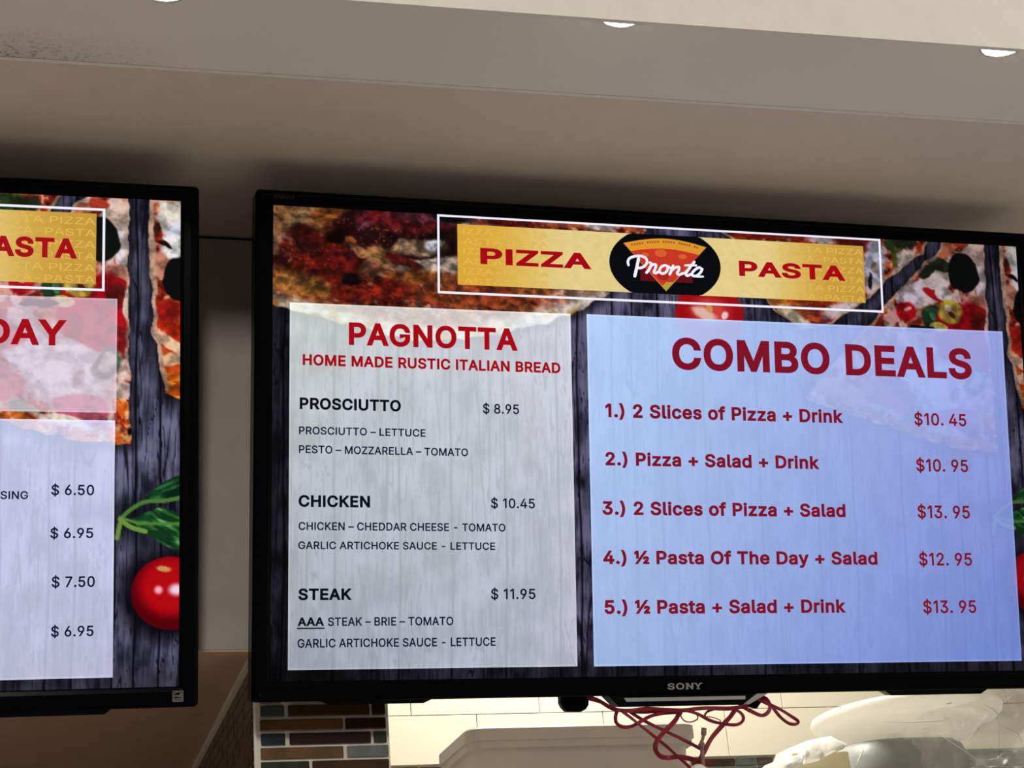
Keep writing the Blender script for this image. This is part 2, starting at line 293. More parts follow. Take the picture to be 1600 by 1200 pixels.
    'U': (517, [[259, -8, 220, -6, 186, 2, 154, 15, 126, 33, 103, 55, 85, 80, 71, 108, 63, 140, 60, 173, 60, 509, 124, 509, 124, 178, 126, 155, 132, 133, 141, 113, 153, 95, 169, 80, 187, 68, 208, 59, 232, 53, 259, 52, 285, 53, 309, 59, 331, 68, 349, 80, 364, 95, 377, 113, 385, 133, 391, 155, 393, 178, 393, 509, 457, 509, 457, 173, 454, 140, 446, 108, 433, 80, 414, 55, 391, 33, 363, 15, 332, 2, 297, -6]]),
    'V': (480, [[204, 0, 16, 509, 84, 509, 192, 206, 215, 137, 248, 31, 235, 31, 267, 138, 290, 206, 395, 509, 463, 509, 278, 0]]),
    'Y': (472, [[203, 0, 203, 208, 16, 509, 91, 509, 192, 344, 222, 292, 250, 230, 224, 230, 251, 293, 280, 344, 381, 509, 455, 509, 268, 208, 268, 0]]),
    'Z': (438, [[42, 0, 42, 46, 273, 385, 306, 431, 341, 476, 348, 454, 285, 452, 223, 452, 40, 452, 40, 509, 397, 509, 397, 462, 169, 129, 134, 81, 97, 33, 90, 54, 152, 57, 214, 57, 399, 57, 399, 0]]),
    'a': (389, [[160, -9, 137, -7, 115, -3, 94, 5, 76, 15, 60, 29, 48, 45, 38, 63, 32, 84, 30, 108, 32, 128, 36, 146, 43, 161, 53, 174, 64, 184, 78, 193, 92, 200, 108, 206, 125, 211, 178, 220, 234, 227, 247, 229, 257, 231, 265, 235, 271, 240, 274, 246, 276, 255, 276, 257, 275, 272, 272, 285, 267, 297, 260, 307, 251, 315, 240, 322, 227, 327, 212, 330, 196, 331, 178, 330, 163, 327, 149, 322, 137, 316, 127, 309, 118, 301, 110, 292, 104, 283, 100, 274, 41, 291, 51, 313, 64, 331, 79, 346, 95, 358, 114, 368, 133, 375, 153, 380, 173, 383, 194, 384, 239, 379, 255, 375, 271, 369, 286, 360, 300, 350, 312, 336, 322, 320, 330, 301, 335, 278, 337, 251, 337, 0, 277, 0, 277, 52, 272, 52, 252, 25, 242, 16, 229, 8, 215, 1, 199, -4, 181, -7],
        [170, 45, 192, 47, 211, 51, 228, 59, 242, 68, 254, 80, 263, 93, 270, 108, 274, 122, 276, 138, 276, 190, 259, 182, 231, 176, 200, 171, 175, 168, 134, 159, 122, 153, 112, 147, 103, 139, 97, 130, 93, 118, 92, 105, 93, 93, 96, 82, 102, 72, 109, 64, 119, 57, 130, 52, 142, 48, 156, 46]]),
    'c': (396, [[207, -8, 174, -5, 144, 3, 117, 16, 93, 35, 72, 58, 56, 85, 44, 116, 37, 150, 34, 187, 37, 225, 44, 260, 56, 291, 72, 318, 93, 341, 117, 360, 144, 374, 174, 382, 207, 384, 226, 384, 243, 381, 260, 377, 276, 371, 291, 364, 305, 356, 318, 346, 330, 335, 340, 322, 349, 308, 356, 293, 362, 277, 303, 262, 290, 289, 270, 311, 242, 325, 207, 330, 184, 328, 163, 321, 145, 310, 130, 296, 118, 278, 108, 258, 102, 236, 98, 212, 96, 187, 98, 163, 102, 139, 108, 117, 118, 97, 130, 80, 145, 66, 163, 55, 184, 49, 207, 46, 243, 52, 271, 66, 292, 89, 304, 117, 363, 102, 357, 86, 350, 70, 341, 56, 331, 43, 319, 32, 306, 21, 292, 12, 277, 5, 261, -1, 244, -5, 226, -7]]),
    'd': (424, [[195, -8, 165, -6, 137, 3, 111, 16, 89, 34, 70, 57, 55, 84, 43, 116, 36, 151, 34, 189, 36, 227, 43, 261, 55, 293, 70, 320, 89, 342, 112, 361, 137, 374, 165, 382, 196, 384, 218, 383, 237, 379, 253, 373, 267, 364, 278, 355, 287, 346, 306, 319, 311, 319, 311, 509, 372, 509, 372, 0, 313, 0, 313, 59, 307, 59, 287, 31, 277, 21, 266, 12, 252, 4, 236, -3, 217, -7],
        [205, 47, 226, 49, 246, 55, 263, 65, 278, 78, 290, 95, 299, 115, 306, 138, 310, 162, 312, 189, 310, 216, 306, 241, 300, 263, 290, 282, 278, 299, 263, 312, 246, 322, 227, 328, 205, 330, 182, 328, 162, 322, 145, 311, 130, 298, 118, 281, 108, 261, 102, 239, 98, 215, 96, 189, 98, 163, 102, 139, 109, 117, 118, 97, 130, 80, 145, 66, 162, 55, 182, 49]]),
    'e': (404, [[212, -8, 177, -5, 145, 3, 117, 16, 92, 35, 72, 58, 56, 85, 44, 116, 37, 150, 34, 187, 36, 224, 44, 258, 55, 290, 71, 317, 91, 340, 115, 359, 142, 373, 172, 382, 205, 384, 226, 383, 246, 380, 266, 374, 285, 366, 303, 355, 319, 341, 334, 324, 347, 305, 357, 282, 365, 256, 370, 227, 371, 194, 371, 169, 75, 169, 75, 221, 338, 221, 310, 202, 308, 226, 304, 248, 298, 269, 288, 286, 277, 301, 263, 314, 246, 323, 227, 328, 205, 330, 183, 328, 164, 323, 146, 313, 131, 301, 119, 286, 109, 270, 102, 251, 97, 231, 96, 211, 96, 178, 98, 151, 102, 127, 110, 106, 121, 88, 135, 73, 151, 61, 169, 53, 190, 48, 212, 46, 227, 47, 241, 49, 254, 53, 265, 58, 276, 65, 285, 73, 294, 82, 300, 93, 306, 105, 365, 91, 358, 72, 348, 55, 335, 39, 320, 26, 302, 14, 283, 4, 261, -3, 237, -7]]),
    'f': (254, [[228, 379, 228, 327, 6, 327, 6, 379],
        [81, 0, 81, 432, 82, 452, 87, 470, 96, 486, 107, 499, 120, 510, 135, 519, 152, 525, 169, 529, 187, 530, 222, 527, 243, 521, 227, 468, 215, 472, 195, 474, 178, 472, 164, 468, 154, 460, 147, 449, 143, 435, 142, 419, 142, 0]]),
    'h': (410, [[114, 227, 114, 0, 53, 0, 53, 509, 114, 509, 114, 287, 102, 287, 116, 319, 132, 344, 152, 362, 175, 374, 200, 382, 227, 384, 252, 383, 275, 377, 295, 369, 313, 356, 328, 340, 341, 321, 350, 298, 355, 271, 357, 240, 357, 0, 296, 0, 296, 235, 293, 263, 286, 286, 273, 304, 256, 318, 235, 326, 210, 329, 192, 328, 176, 324, 161, 317, 147, 308, 136, 297, 126, 283, 119, 266, 115, 248]]),
    'i': (167, [[53, 0, 53, 379, 114, 379, 114, 0],
        [84, 443, 73, 444, 63, 448, 54, 455, 47, 463, 43, 472, 41, 483, 43, 494, 47, 504, 54, 512, 63, 518, 73, 522, 84, 524, 95, 522, 105, 518, 114, 512, 121, 504, 125, 494, 126, 483, 125, 472, 121, 463, 114, 455, 105, 448, 95, 444]]),
    'k': (381, [[110, 137, 110, 212, 121, 212, 284, 379, 360, 379, 184, 199, 177, 199],
        [53, 0, 53, 509, 114, 509, 114, 0],
        [294, 0, 148, 186, 191, 229, 372, 0]]),
    'l': (189, [[139, -2, 112, 0, 91, 8, 74, 20, 62, 37, 55, 59, 53, 84, 53, 509, 114, 509, 114, 99, 114, 83, 117, 71, 120, 62, 126, 57, 135, 53, 146, 52, 160, 53, 170, 54, 181, 3, 162, -1]]),
    'n': (410, [[114, 227, 114, 0, 53, 0, 53, 379, 112, 379, 112, 287, 102, 287, 116, 319, 132, 344, 152, 362, 175, 374, 200, 382, 227, 384, 252, 383, 275, 377, 295, 369, 313, 356, 328, 340, 341, 321, 350, 298, 355, 271, 357, 240, 357, 0, 296, 0, 296, 235, 293, 263, 286, 286, 273, 304, 256, 318, 235, 326, 210, 329, 192, 328, 176, 324, 161, 317, 147, 308, 136, 297, 126, 283, 119, 266, 115, 248]]),
    'o': (415, [[207, -8, 174, -5, 144, 3, 117, 16, 93, 35, 72, 58, 56, 85, 44, 116, 37, 150, 34, 187, 37, 225, 44, 260, 56, 291, 72, 318, 93, 341, 117, 360, 144, 374, 174, 382, 207, 384, 241, 382, 271, 374, 299, 360, 323, 341, 343, 318, 359, 291, 371, 260, 379, 225, 381, 187, 379, 150, 371, 116, 359, 85, 343, 58, 323, 35, 299, 16, 271, 3, 241, -5],
        [207, 46, 231, 49, 252, 55, 270, 66, 285, 80, 298, 97, 307, 117, 314, 139, 318, 163, 319, 187, 318, 212, 314, 236, 307, 258, 298, 278, 285, 296, 270, 310, 252, 321, 231, 328, 207, 330, 184, 328, 163, 321, 145, 310, 130, 296, 118, 278, 108, 258, 102, 236, 98, 212, 96, 187, 98, 163, 102, 139, 108, 117, 118, 97, 130, 80, 145, 66, 163, 55, 184, 49]]),
    'r': (259, [[53, 0, 53, 379, 112, 379, 112, 321, 115, 321, 124, 339, 137, 354, 152, 367, 171, 377, 191, 383, 213, 385, 229, 384, 243, 384, 243, 322, 230, 324, 207, 326, 190, 324, 174, 321, 159, 315, 146, 306, 135, 296, 126, 284, 119, 269, 115, 254, 114, 237, 114, 0]]),
    's': (365, [[182, -8, 157, -7, 133, -3, 112, 3, 93, 12, 76, 24, 62, 38, 50, 54, 41, 73, 36, 94, 94, 107, 101, 87, 111, 72, 124, 60, 141, 52, 160, 47, 181, 45, 206, 47, 227, 53, 244, 62, 258, 74, 265, 88, 268, 103, 266, 115, 262, 126, 254, 136, 243, 144, 229, 150, 212, 155, 149, 170, 118, 180, 92, 192, 72, 208, 58, 227, 50, 249, 47, 274, 49, 295, 55, 314, 65, 332, 79, 347, 95, 360, 115, 370, 137, 378, 161, 383, 187, 384, 212, 383, 234, 379, 254, 372, 271, 363, 286, 352, 299, 339, 309, 324, 318, 308, 324, 290, 268, 277, 262, 291, 254, 304, 243, 316, 228, 325, 210, 331, 187, 333, 166, 331, 147, 326, 131, 317, 119, 305, 111, 292, 109, 277, 110, 264, 115, 253, 124, 243, 136, 235, 152, 229, 172, 223, 229, 209, 261, 200, 287, 187, 306, 171, 320, 153, 328, 131, 331, 107, 329, 85, 323, 65, 312, 47, 298, 31, 281, 18, 260, 6, 236, -2, 210, -7]]),
    't': (227, [[204, 379, 204, 327, 6, 327, 6, 379],
        [65, 471, 126, 471, 126, 98, 127, 83, 130, 70, 136, 61, 144, 55, 156, 51, 170, 50, 185, 51, 202, 54, 213, 2, 192, -3, 168, -4, 138, -1, 113, 7, 92, 21, 77, 41, 68, 64, 65, 93]]),
    'y': (389, [[47, -139, 61, -86, 71, -87, 83, -89, 94, -90, 104, -89, 113, -86, 122, -81, 130, -74, 138, -64, 145, -51, 151, -36, 163, -1, 17, 379, 84, 379, 165, 155, 187, 87, 206, 21, 184, 21, 202, 87, 224, 155, 305, 379, 371, 379, 204, -58, 196, -77, 187, -93, 177, -107, 165, -119, 153, -128, 139, -136, 125, -141, 109, -144, 91, -145, 65, -143]]),
    'z': (380, [[42, 0, 42, 46, 254, 320, 254, 323, 48, 323, 48, 379, 333, 379, 333, 331, 126, 60, 126, 56, 339, 56, 339, 0]]),
    '·': (196, [[98, 196, 86, 198, 75, 202, 66, 210, 58, 219, 54, 230, 52, 242, 54, 254, 58, 265, 66, 274, 75, 282, 86, 286, 98, 287, 110, 286, 121, 282, 130, 274, 138, 265, 142, 254, 144, 242, 142, 230, 138, 219, 130, 210, 121, 202, 110, 198]]),
    '½': (585, [[148, 509, 148, 231, 94, 231, 94, 462, 91, 462, 25, 412, 25, 466, 82, 509],
        [61, 0, 410, 509, 468, 509, 119, 0],
        [364, 0, 364, 37, 458, 137, 487, 170, 492, 180, 496, 190, 497, 201, 496, 211, 491, 220, 484, 227, 475, 232, 465, 235, 455, 236, 444, 235, 434, 232, 426, 226, 419, 219, 416, 209, 414, 198, 362, 198, 365, 222, 374, 242, 389, 258, 409, 271, 431, 278, 456, 280, 482, 278, 505, 270, 524, 258, 538, 242, 546, 223, 549, 202, 544, 175, 523, 141, 479, 90, 440, 49, 440, 46, 553, 46, 553, 0]]),
    '–': (350, [[350, 244, 350, 188, 0, 188, 0, 244]]),
    ' ': (188, []),
}

def contours(ch, off):
    adv, parts = GLYPHS[ch]
    cs = []
    for v in parts:
        p = [(v[i] / 1000, v[i + 1] / 1000) for i in range(0, len(v), 2)]
        q = [p[0]]
        for a in p[1:]:
            if math.hypot(a[0] - q[-1][0], a[1] - q[-1][1]) > 1e-4:
                q.append(a)
        cs.append(q)
    if off and cs:
        ar = lambda c: sum(a[0] * b[1] - b[0] * a[1] for a, b in zip(c, c[1:] + c[:1]))
        sg = 1 if ar(max(cs, key=lambda c: abs(ar(c)))) > 0 else -1
        out = []
        for c in cs:
            n = len(c)
            r = []
            for i in range(n):
                a, b, d = c[i - 1], c[i], c[(i + 1) % n]
                e1 = Vector((b[0] - a[0], b[1] - a[1])).normalized()
                e2 = Vector((d[0] - b[0], d[1] - b[1])).normalized()
                n1 = Vector((e1.y, -e1.x)) * sg
                n2 = Vector((e2.y, -e2.x)) * sg
                mi = (n1 + n2)
                L = mi.length
                if L < 0.3:
                    mi = n1
                    k = 1
                else:
                    mi = mi / L
                    k = min(1 / max(mi.dot(n1), 0.35), 2.0)
                r.append((b[0] + mi.x * off * k, b[1] + mi.y * off * k))
            out.append(r)
        cs = out
    return adv / 1000, cs

def winding(x, y, cs):
    """how often the outlines go round a point; nought means outside the letter"""
    n = 0
    for c in cs:
        for a, b in zip(c, c[1:] + c[:1]):
            if (a[1] > y) != (b[1] > y) and x < (b[0] - a[0]) * (y - a[1]) / (b[1] - a[1]) + a[0]:
                n += 1 if b[1] > a[1] else -1
    return n

def text_bm(bm, text, x0, x1, yb, cap, off, mi, z, track=0.0):
    """one line of lettering, fitted between x0 and x1 with its baseline at yb (screen units)"""
    pen = 0
    tris = []
    allx = []
    for ch in text:
        adv, cs = contours(ch, off)
        if cs:
            flat = [p for c in cs for p in c]
            allx += [p[0] + pen for p in flat]
            gp = [Vector(p) for c in cs for p in c]
            es = []
            k = 0
            for c in cs:
                es += [(k + i, k + (i + 1) % len(c)) for i in range(len(c))]
                k += len(c)
            vo, eo, fo = delaunay_2d_cdt(gp, es, [], 0, 1e-6)[:3]
            for t in fo:
                if winding(sum(vo[i].x for i in t) / len(t), sum(vo[i].y for i in t) / len(t), cs):
                    tris.append([(vo[i].x + pen, vo[i].y) for i in t])
        pen += adv + track + off
    a, b = min(allx), max(allx)
    kx = (x1 - x0) / (b - a)
    ky = cap / (0.5087 + 2 * off)
    for t in tris:
        vs = [bm.verts.new((sx(x0 + (p[0] - a) * kx), sy(yb - (p[1] + off) * ky), z)) for p in t]
        f = bm.faces.new(vs)
        f.normal_update()
        if f.normal.z < 0:
            f.normal_flip()
        f.material_index = mi

def flat(bm, pts, mi, z):
    f = bm.faces.new([bm.verts.new((sx(a), sy(b), z)) for a, b in pts])
    f.normal_update()
    if f.normal.z < 0:
        f.normal_flip()
    f.material_index = mi

def stroke(bm, pts, wd, mi, z, n=6):
    c = catmull([(a, b, 0) for a, b in pts], n)
    L = []
    for i, p in enumerate(c):
        d = (c[min(i + 1, len(c) - 1)] - c[max(i - 1, 0)]).normalized()
        q = Vector((-d.y, d.x, 0)) * wd / 2
        L.append((p + q, p - q))
    for (a, b), (c2, d2) in zip(L, L[1:]):
        try:
            flat(bm, [(a.x, a.y), (b.x, b.y), (d2.x, d2.y), (c2.x, c2.y)], mi, z)
        except ValueError:
            pass
    for e in (c[0], c[-1]):
        flat(bm, [(e.x + wd / 2 * math.cos(t * math.pi / 5), e.y + wd / 2 * math.sin(t * math.pi / 5)) for t in range(10)], mi, z)

# ------------------------------------------------------------------ the picture shown on the screens
def hash2(ix, iy, seed):
    h = (ix.astype(np.int64) * 374761393 + iy.astype(np.int64) * 668265263 + seed * 974634777) & 0xFFFFFFFF
    h = ((h ^ (h >> 13)) * 1274126177) & 0xFFFFFFFF
    return ((h ^ (h >> 16)) & 0xFFFF) / 65535.0

def vnoise(x, y, seed):
    ix, iy = np.floor(x), np.floor(y)
    fx, fy = x - ix, y - iy
    fx = fx * fx * (3 - 2 * fx)
    fy = fy * fy * (3 - 2 * fy)
    a, b = hash2(ix, iy, seed), hash2(ix + 1, iy, seed)
    c, d = hash2(ix, iy + 1, seed), hash2(ix + 1, iy + 1, seed)
    return (a * (1 - fx) + b * fx) * (1 - fy) + (c * (1 - fx) + d * fx) * fy

def fbm(x, y, seed, o=4):
    s = 0
    t = 0
    k = 1.0
    for i in range(o):
        s = s + k * vnoise(x * 2 ** i, y * 2 ** i, seed + i * 17)
        t += k
        k *= 0.55
    return s / t

def sm(a, b, v):
    t = np.clip((v - a) / (b - a), 0, 1)
    return t * t * (3 - 2 * t)

def mix(col, c, m):
    return col * (1 - m[:, None]) + np.asarray(c, float).reshape(1, -1) / 255.0 * m[:, None] if np.ndim(c) == 1 else col * (1 - m[:, None]) + c * m[:, None]

def sdf(pts, x, y):
    d = np.full(x.shape, 1e18)
    s = np.ones(x.shape)
    n = len(pts)
    for i in range(n):
        ax_, ay = pts[i]
        bx_, by = pts[i - 1]
        ex, ey = bx_ - ax_, by - ay
        wx, wy = x - ax_, y - ay
        t = np.clip((wx * ex + wy * ey) / (ex * ex + ey * ey), 0, 1)
        d = np.minimum(d, (wx - ex * t) ** 2 + (wy - ey * t) ** 2)
        c1, c2, c3 = y >= ay, y < by, ex * wy > ey * wx
        s = np.where((c1 & c2 & c3) | (~c1 & ~c2 & ~c3), -s, s)
    return s * np.sqrt(d)

def blob(col, x, y, cx, cy, rx, ry, rot, c, soft=0.25, jit=0.25, jf=14.0, seed=5, clip=None, amt=1.0):
    a = math.radians(rot)
    u = ((x - cx) * math.cos(a) + (y - cy) * math.sin(a)) / rx
    v = (-(x - cx) * math.sin(a) + (y - cy) * math.cos(a)) / ry
    r = np.sqrt(u * u + v * v) + jit * (fbm(x / jf, y / jf, seed + int(cx), 3) - 0.5) * 2
    k = amt * (1 - sm(1 - soft, 1 + soft, r))
    if clip is not None:
        k = k * clip
    return mix(col, c, k)

def wood(x, y):
    lean = x + 0.02 * y + 8 * (fbm(x / 80, y / 200, 91, 2) - 0.5)
    g = fbm(lean / 11, y / 200, 3, 3)
    f = fbm(lean / 3.4, y / 46, 11, 3)
    bl = fbm(x / 38, y / 52, 21, 4)
    t = np.clip(0.28 * g + 0.42 * f + 0.75 * (bl - 0.5) + 0.12, 0, 1)
    t = sm(0.12, 0.76, t)
    col = np.array([24, 24, 37.])[None] / 255 * (1 - t[:, None]) + np.array([108, 105, 134.])[None] / 255 * t[:, None]
    for cs, ks, wd in ((16, 330, 0.011), (34, 620, 0.008), (9, 150, 0.014)):
        cr = np.abs(fbm(lean / cs, y / ks, 33 + cs, 2) - 0.5)
        col = mix(col, (8, 7, 16), (1 - sm(wd * 0.4, wd * 1.8, cr)) * 0.75 * sm(0.38, 0.55, fbm(x / 40, y / 180, 47 + cs, 2)))
    wob = x + 10 * (fbm(x * 0 + 2, y / 180, 41, 2) - 0.5)
    for px in (22, 118, 243, 345, 452, 560, 603, 676, 718, 773, 870, 985, 1110, 1190, 1300, 1385, 1430, 1500, 1538, 1582):
        col = mix(col, (6, 6, 14), (1 - sm(1.0, 3.2, np.abs(wob - px))) * 0.9)
    return col

def sauce(x, y, seed):
    n = fbm(x / 26, y / 22, seed, 4)
    n2 = fbm(x / 11, y / 9, seed + 50, 3)
    col = np.tile(np.array([[150, 40, 22.]]) / 255, (x.size, 1))
    col = mix(col, (196, 84, 36), sm(0.5, 0.68, n))
    col = mix(col, (222, 176, 146), sm(0.60, 0.72, n2) * 0.8)
    col = mix(col, (92, 18, 14), 1 - sm(0.30, 0.44, n2))
    return col

SLICES = {
    'A': [(-20, -20), (770, -20), (724, 80), (676, 141), (632, 165), (590, 190), (520, 212), (471, 226), (370, 246), (265, 252), (165, 232), (80, 214), (5, 198), (-20, 190)],
    'B': [(1000, 60), (1004, 115), (1018, 144), (1040, 170), (1068, 190), (1100, 200), (1159, 186), (1234, 134), (1310, 70), (1372, 24), (1400, -20), (900, -20), (940, 20)],
    'C': [(1090, 345), (1160, 270), (1247, 180), (1310, 118), (1372, 53), (1450, -20), (1522, -20), (1522, 200), (1526, 380), (1531, 425), (1528, 444), (1450, 446), (1370, 428), (1290, 402), (1180, 372)],
    'D': [(1558, -20), (1562, 100), (1568, 245), (1582, 320), (1590, 352), (1630, 362), (1680, 362), (1680, -20)],
}

def picture(x, y):
    col = wood(x, y)
    jit = (fbm(x / 20, y / 20, 7, 2) - 0.5) * 7
    ox, oy = x, y
    x = ox + 11 * (fbm(ox / 26, oy / 26, 501, 2) - 0.5)
    y = oy + 11 * (fbm(ox / 26, oy / 26, 531, 2) - 0.5)
    food = np.zeros(x.shape)
    # shade the food casts on the boards belongs to the photograph shown
    for k in 'ABCD':
        d = sdf(SLICES[k], x, y)
        col = mix(col, (5, 5, 12), (1 - sm(0, 26, d)) * 0.55)
    # whole tomato between the slices
    col = blob(col, x, y, 888, 178, 74, 66, 0, (170, 14, 20), 0.05, 0.03)
    col = blob(col, x, y, 890, 172, 40, 26, 0, (222, 70, 60), 0.5, 0.1)
    col = blob(col, x, y, 878, 176, 26, 10, 20, (245, 200, 180), 0.4, 0.2)
    col = blob(col, x, y, 888, 166, 8, 7, 0, (224, 168, 90), 0.3, 0.1)
    col = blob(col, x, y, 922, 178, 9, 7, -40, (255, 225, 215), 0.3, 0.1)
    # A: the long baked slice at the left
    d = sdf(SLICES['A'], x, y) + jit
    inA = 1 - sm(-1.5, 1.5, d)
    cA = sauce(x, y, 61)
    big = fbm(x / 70, y / 50, 71, 3)
    cA = mix(cA, (176, 92, 42), sm(0.52, 0.7, big) * 0.7)
    B = lambda *a, **k: blob(cA, x, y, *a, **k)
    for a in ((30, 26, 74, 48, 15, (160, 108, 58)), (24, 70, 40, 46, 0, (150, 104, 60)), (60, 18, 40, 12, -15, (196, 150, 96)),
              (28, 60, 26, 10, -30, (206, 172, 130)), (112, 14, 44, 24, 0, (158, 84, 30)), (100, 98, 84, 42, 10, (110, 18, 14)), (92, 128, 82, 34, 8, (150, 26, 14)),
              (66, 62, 34, 24, 20, (74, 18, 14)), (16, 112, 30, 16, 0, (60, 14, 12)), (178, 38, 60, 52, 30, (62, 14, 20)), (190, 24, 36, 24, 20, (118, 56, 76)),
              (262, 18, 92, 36, 4, (124, 26, 32)), (290, 4, 70, 14, 4, (112, 44, 62)), (250, 74, 104, 36, 6, (44, 12, 14)), (330, 66, 60, 40, 0, (36, 14, 14)),
              (284, 68, 50, 17, -4, (186, 146, 108)), (262, 64, 22, 8, 20, (214, 168, 120)), (312, 62, 14, 12, 30, (222, 224, 236)), (122, 54, 24, 15, -8, (18, 8, 8)), (150, 60, 12, 9, 30, (196, 104, 44)),
              (168, 84, 22, 9, 30, (204, 130, 76)), (210, 92, 34, 22, 20, (184, 128, 66)), (190, 116, 24, 16, 0, (160, 90, 60)), (288, 106, 62, 15, -6, (222, 196, 160)), (340, 100, 46, 18, -12, (226, 200, 176)),
              (286, 130, 70, 16, 0, (176, 92, 36)), (250, 98, 40, 9, 20, (120, 28, 26)), (76, 130, 12, 11, 0, (66, 10, 10)), (152, 140, 20, 13, 0, (16, 10, 14)), (206, 138, 12, 8, 0, (30, 14, 18)),
              (226, 156, 44, 18, 0, (172, 34, 18)), (330, 160, 60, 20, 0, (166, 70, 30)), (150, 168, 60, 12, 6, (150, 30, 16)), (46, 152, 62, 26, 12, (190, 120, 44)), (400, 12, 60, 9, 0, (206, 160, 140)), (470, 8, 70, 9, 0, (150, 24, 22)), (590, 4, 60, 9, 0, (190, 90, 50)), (660, 2, 34, 12, 0, (226, 214, 206)), (350, 6, 44, 9, 0, (16, 12, 18)),
              (430, 160, 60, 20, 0, (184, 70, 28)), (520, 150, 50, 16, 0, (206, 112, 46)), (600, 140, 46, 20, -20, (222, 168, 140)), (560, 170, 40, 16, -20, (206, 120, 92)), (660, 120, 40, 14, -30, (214, 150, 130))):
        cA = B(*a, soft=0.3, jit=0.34, jf=17)
    fleck = fbm(x / 4.5, y / 3.8, 81, 3)
    cA = mix(cA, (206, 124, 70), sm(0.60, 0.78, fleck) * sm(0.45, 0.6, big) * 0.5)
    fl2 = fbm(x / 13, y / 9, 83, 4)
    cA = cA * (0.60 + 0.56 * sm(0.25, 0.75, fl2))[:, None]
    cA = cA * 0.86 + cA.mean(1)[:, None] * 0.10
    rim = sm(-34, -14, d) * sm(20, 130, y)
    cr = fbm(x / 24, y / 12, 87, 3)
    cc = mix(np.tile(np.array([[214, 184, 130.]]) / 255, (x.size, 1)), (238, 228, 206), sm(0.4, 0.65, cr))
    cc = mix(cc, (196, 130, 60), (1 - sm(0.28, 0.42, cr)))
    cA = mix(cA, cc, rim * sm(150, 200, y + 0.06 * x))
    col = mix(col, cA, inA)
    # B: slice behind the banner's right half
    d = sdf(SLICES['B'], x, y) + jit
    cB = sauce(x, y, 131)
    for a in ((1060, 150, 50, 26, 30, (206, 120, 40)), (1075, 172, 34, 18, 30, (232, 214, 180)), (1110, 165, 40, 12, 20, (206, 92, 40)), (1150, 172, 40, 14, 20, (150, 40, 40)), (1190, 150, 50, 20, -20, (222, 206, 206)), (1120, 138, 60, 10, 0, (186, 60, 26)),
              (1010, 2, 60, 12, 0, (150, 30, 22)), (1100, 4, 40, 12, 0, (170, 40, 30)), (1150, 8, 40, 12, 0, (206, 190, 190)), (1215, 10, 40, 14, 0, (120, 28, 24)), (1262, 60, 26, 60, 8, (212, 212, 232)), (1262, 62, 9, 14, 0, (150, 140, 124)), (1268, 108, 30, 16, -20, (224, 206, 202)), (1250, 90, 5, 18, 0, (40, 26, 26)),
              (1315, 14, 12, 44, 8, (92, 112, 34)), (1300, 4, 12, 26, 0, (36, 60, 30)), (1335, 4, 30, 16, 0, (30, 36, 22)), (1342, 38, 28, 18, -25, (206, 192, 180)), (1375, 18, 24, 8, -45, (150, 54, 30)), (1320, 78, 22, 22, 0, (206, 186, 186)), (1340, 62, 10, 16, 30, (120, 60, 44))):
        cB = blob(cB, x, y, *a, soft=0.25, jit=0.3, jf=11)
    cB = mix(cB, (214, 176, 140), sm(-7, -2, d) * 0.8)
    col = mix(col, cB, 1 - sm(-1.2, 1.2, d))
    # C: slice under the right-hand panel
    d = sdf(SLICES['C'], x, y) + jit * 0.7
    cC = mix(sauce(x, y, 171), (226, 204, 196), sm(0.42, 0.62, fbm(x / 24, y / 30, 177, 3)) * 0.85)
    for a in ((1430, 20, 50, 12, -40, (196, 110, 70)), (1500, 20, 30, 40, 0, (216, 188, 172)), (1466, -2, 20, 9, 0, (176, 56, 40)), (1390, 100, 60, 30, -35, (224, 206, 200)), (1345, 120, 40, 24, -35, (226, 212, 222)), (1300, 165, 26, 14, -40, (206, 150, 140)),
              (1512, 90, 14, 50, 0, (220, 206, 210)), (1500, 130, 30, 20, 20, (196, 120, 100)), (1490, 150, 30, 16, 0, (80, 26, 22)), (1412, 46, 30, 16, 20, (34, 40, 26)), (1380, 66, 22, 13, -30, (30, 36, 28)),
              (1400, 118, 30, 10, 28, (176, 22, 30)), (1332, 152, 24, 22, 0, (190, 14, 26)), (1336, 148, 10, 4, -20, (255, 170, 170)), (1420, 108, 22, 18, 0, (232, 222, 216)), (1390, 164, 24, 24, 0, (24, 58, 34)), (1392, 160, 7, 12, 0, (70, 118, 84)), (1392, 148, 20, 6, 0, (40, 90, 50)),
              (1462, 196, 72, 70, 0, (172, 10, 22)), (1500, 170, 20, 26, -20, (110, 20, 20)), (1522, 188, 10, 30, 0, (226, 196, 190)), (1434, 150, 30, 28, 0, (206, 180, 60)), (1434, 150, 18, 16, 0, (190, 150, 90)), (1428, 142, 9, 8, 0, (238, 226, 180)), (1438, 158, 10, 6, 30, (90, 30, 16)), (1402, 186, 22, 10, 10, (220, 200, 90)), (1360, 190, 34, 8, 0, (20, 16, 16)),
              (1400, 320, 78, 56, 30, (236, 232, 236)), (1440, 300, 60, 40, 20, (238, 234, 238)), (1340, 268, 54, 38, 40, (236, 232, 240)), (1437, 326, 10, 18, 20, (180, 160, 160)), (1470, 240, 60, 34, 20, (166, 26, 34)), (1300, 250, 40, 26, 0, (176, 60, 70)), (1484, 300, 22, 34, 25, (86, 112, 84)), (1484, 298, 13, 22, 25, (190, 204, 170)),
              (1345, 395, 40, 18, 40, (112, 150, 110)), (1365, 420, 24, 20, 60, (120, 156, 116)), (1440, 380, 50, 26, 0, (196, 90, 110)), (1400, 408, 60, 14, 8, (226, 206, 190)), (1280, 330, 60, 30, 20, (190, 80, 90)), (1180, 330, 60, 24, 20, (206, 130, 110))):
        cC = blob(cC, x, y, *a, soft=0.12, jit=0.14, jf=16)
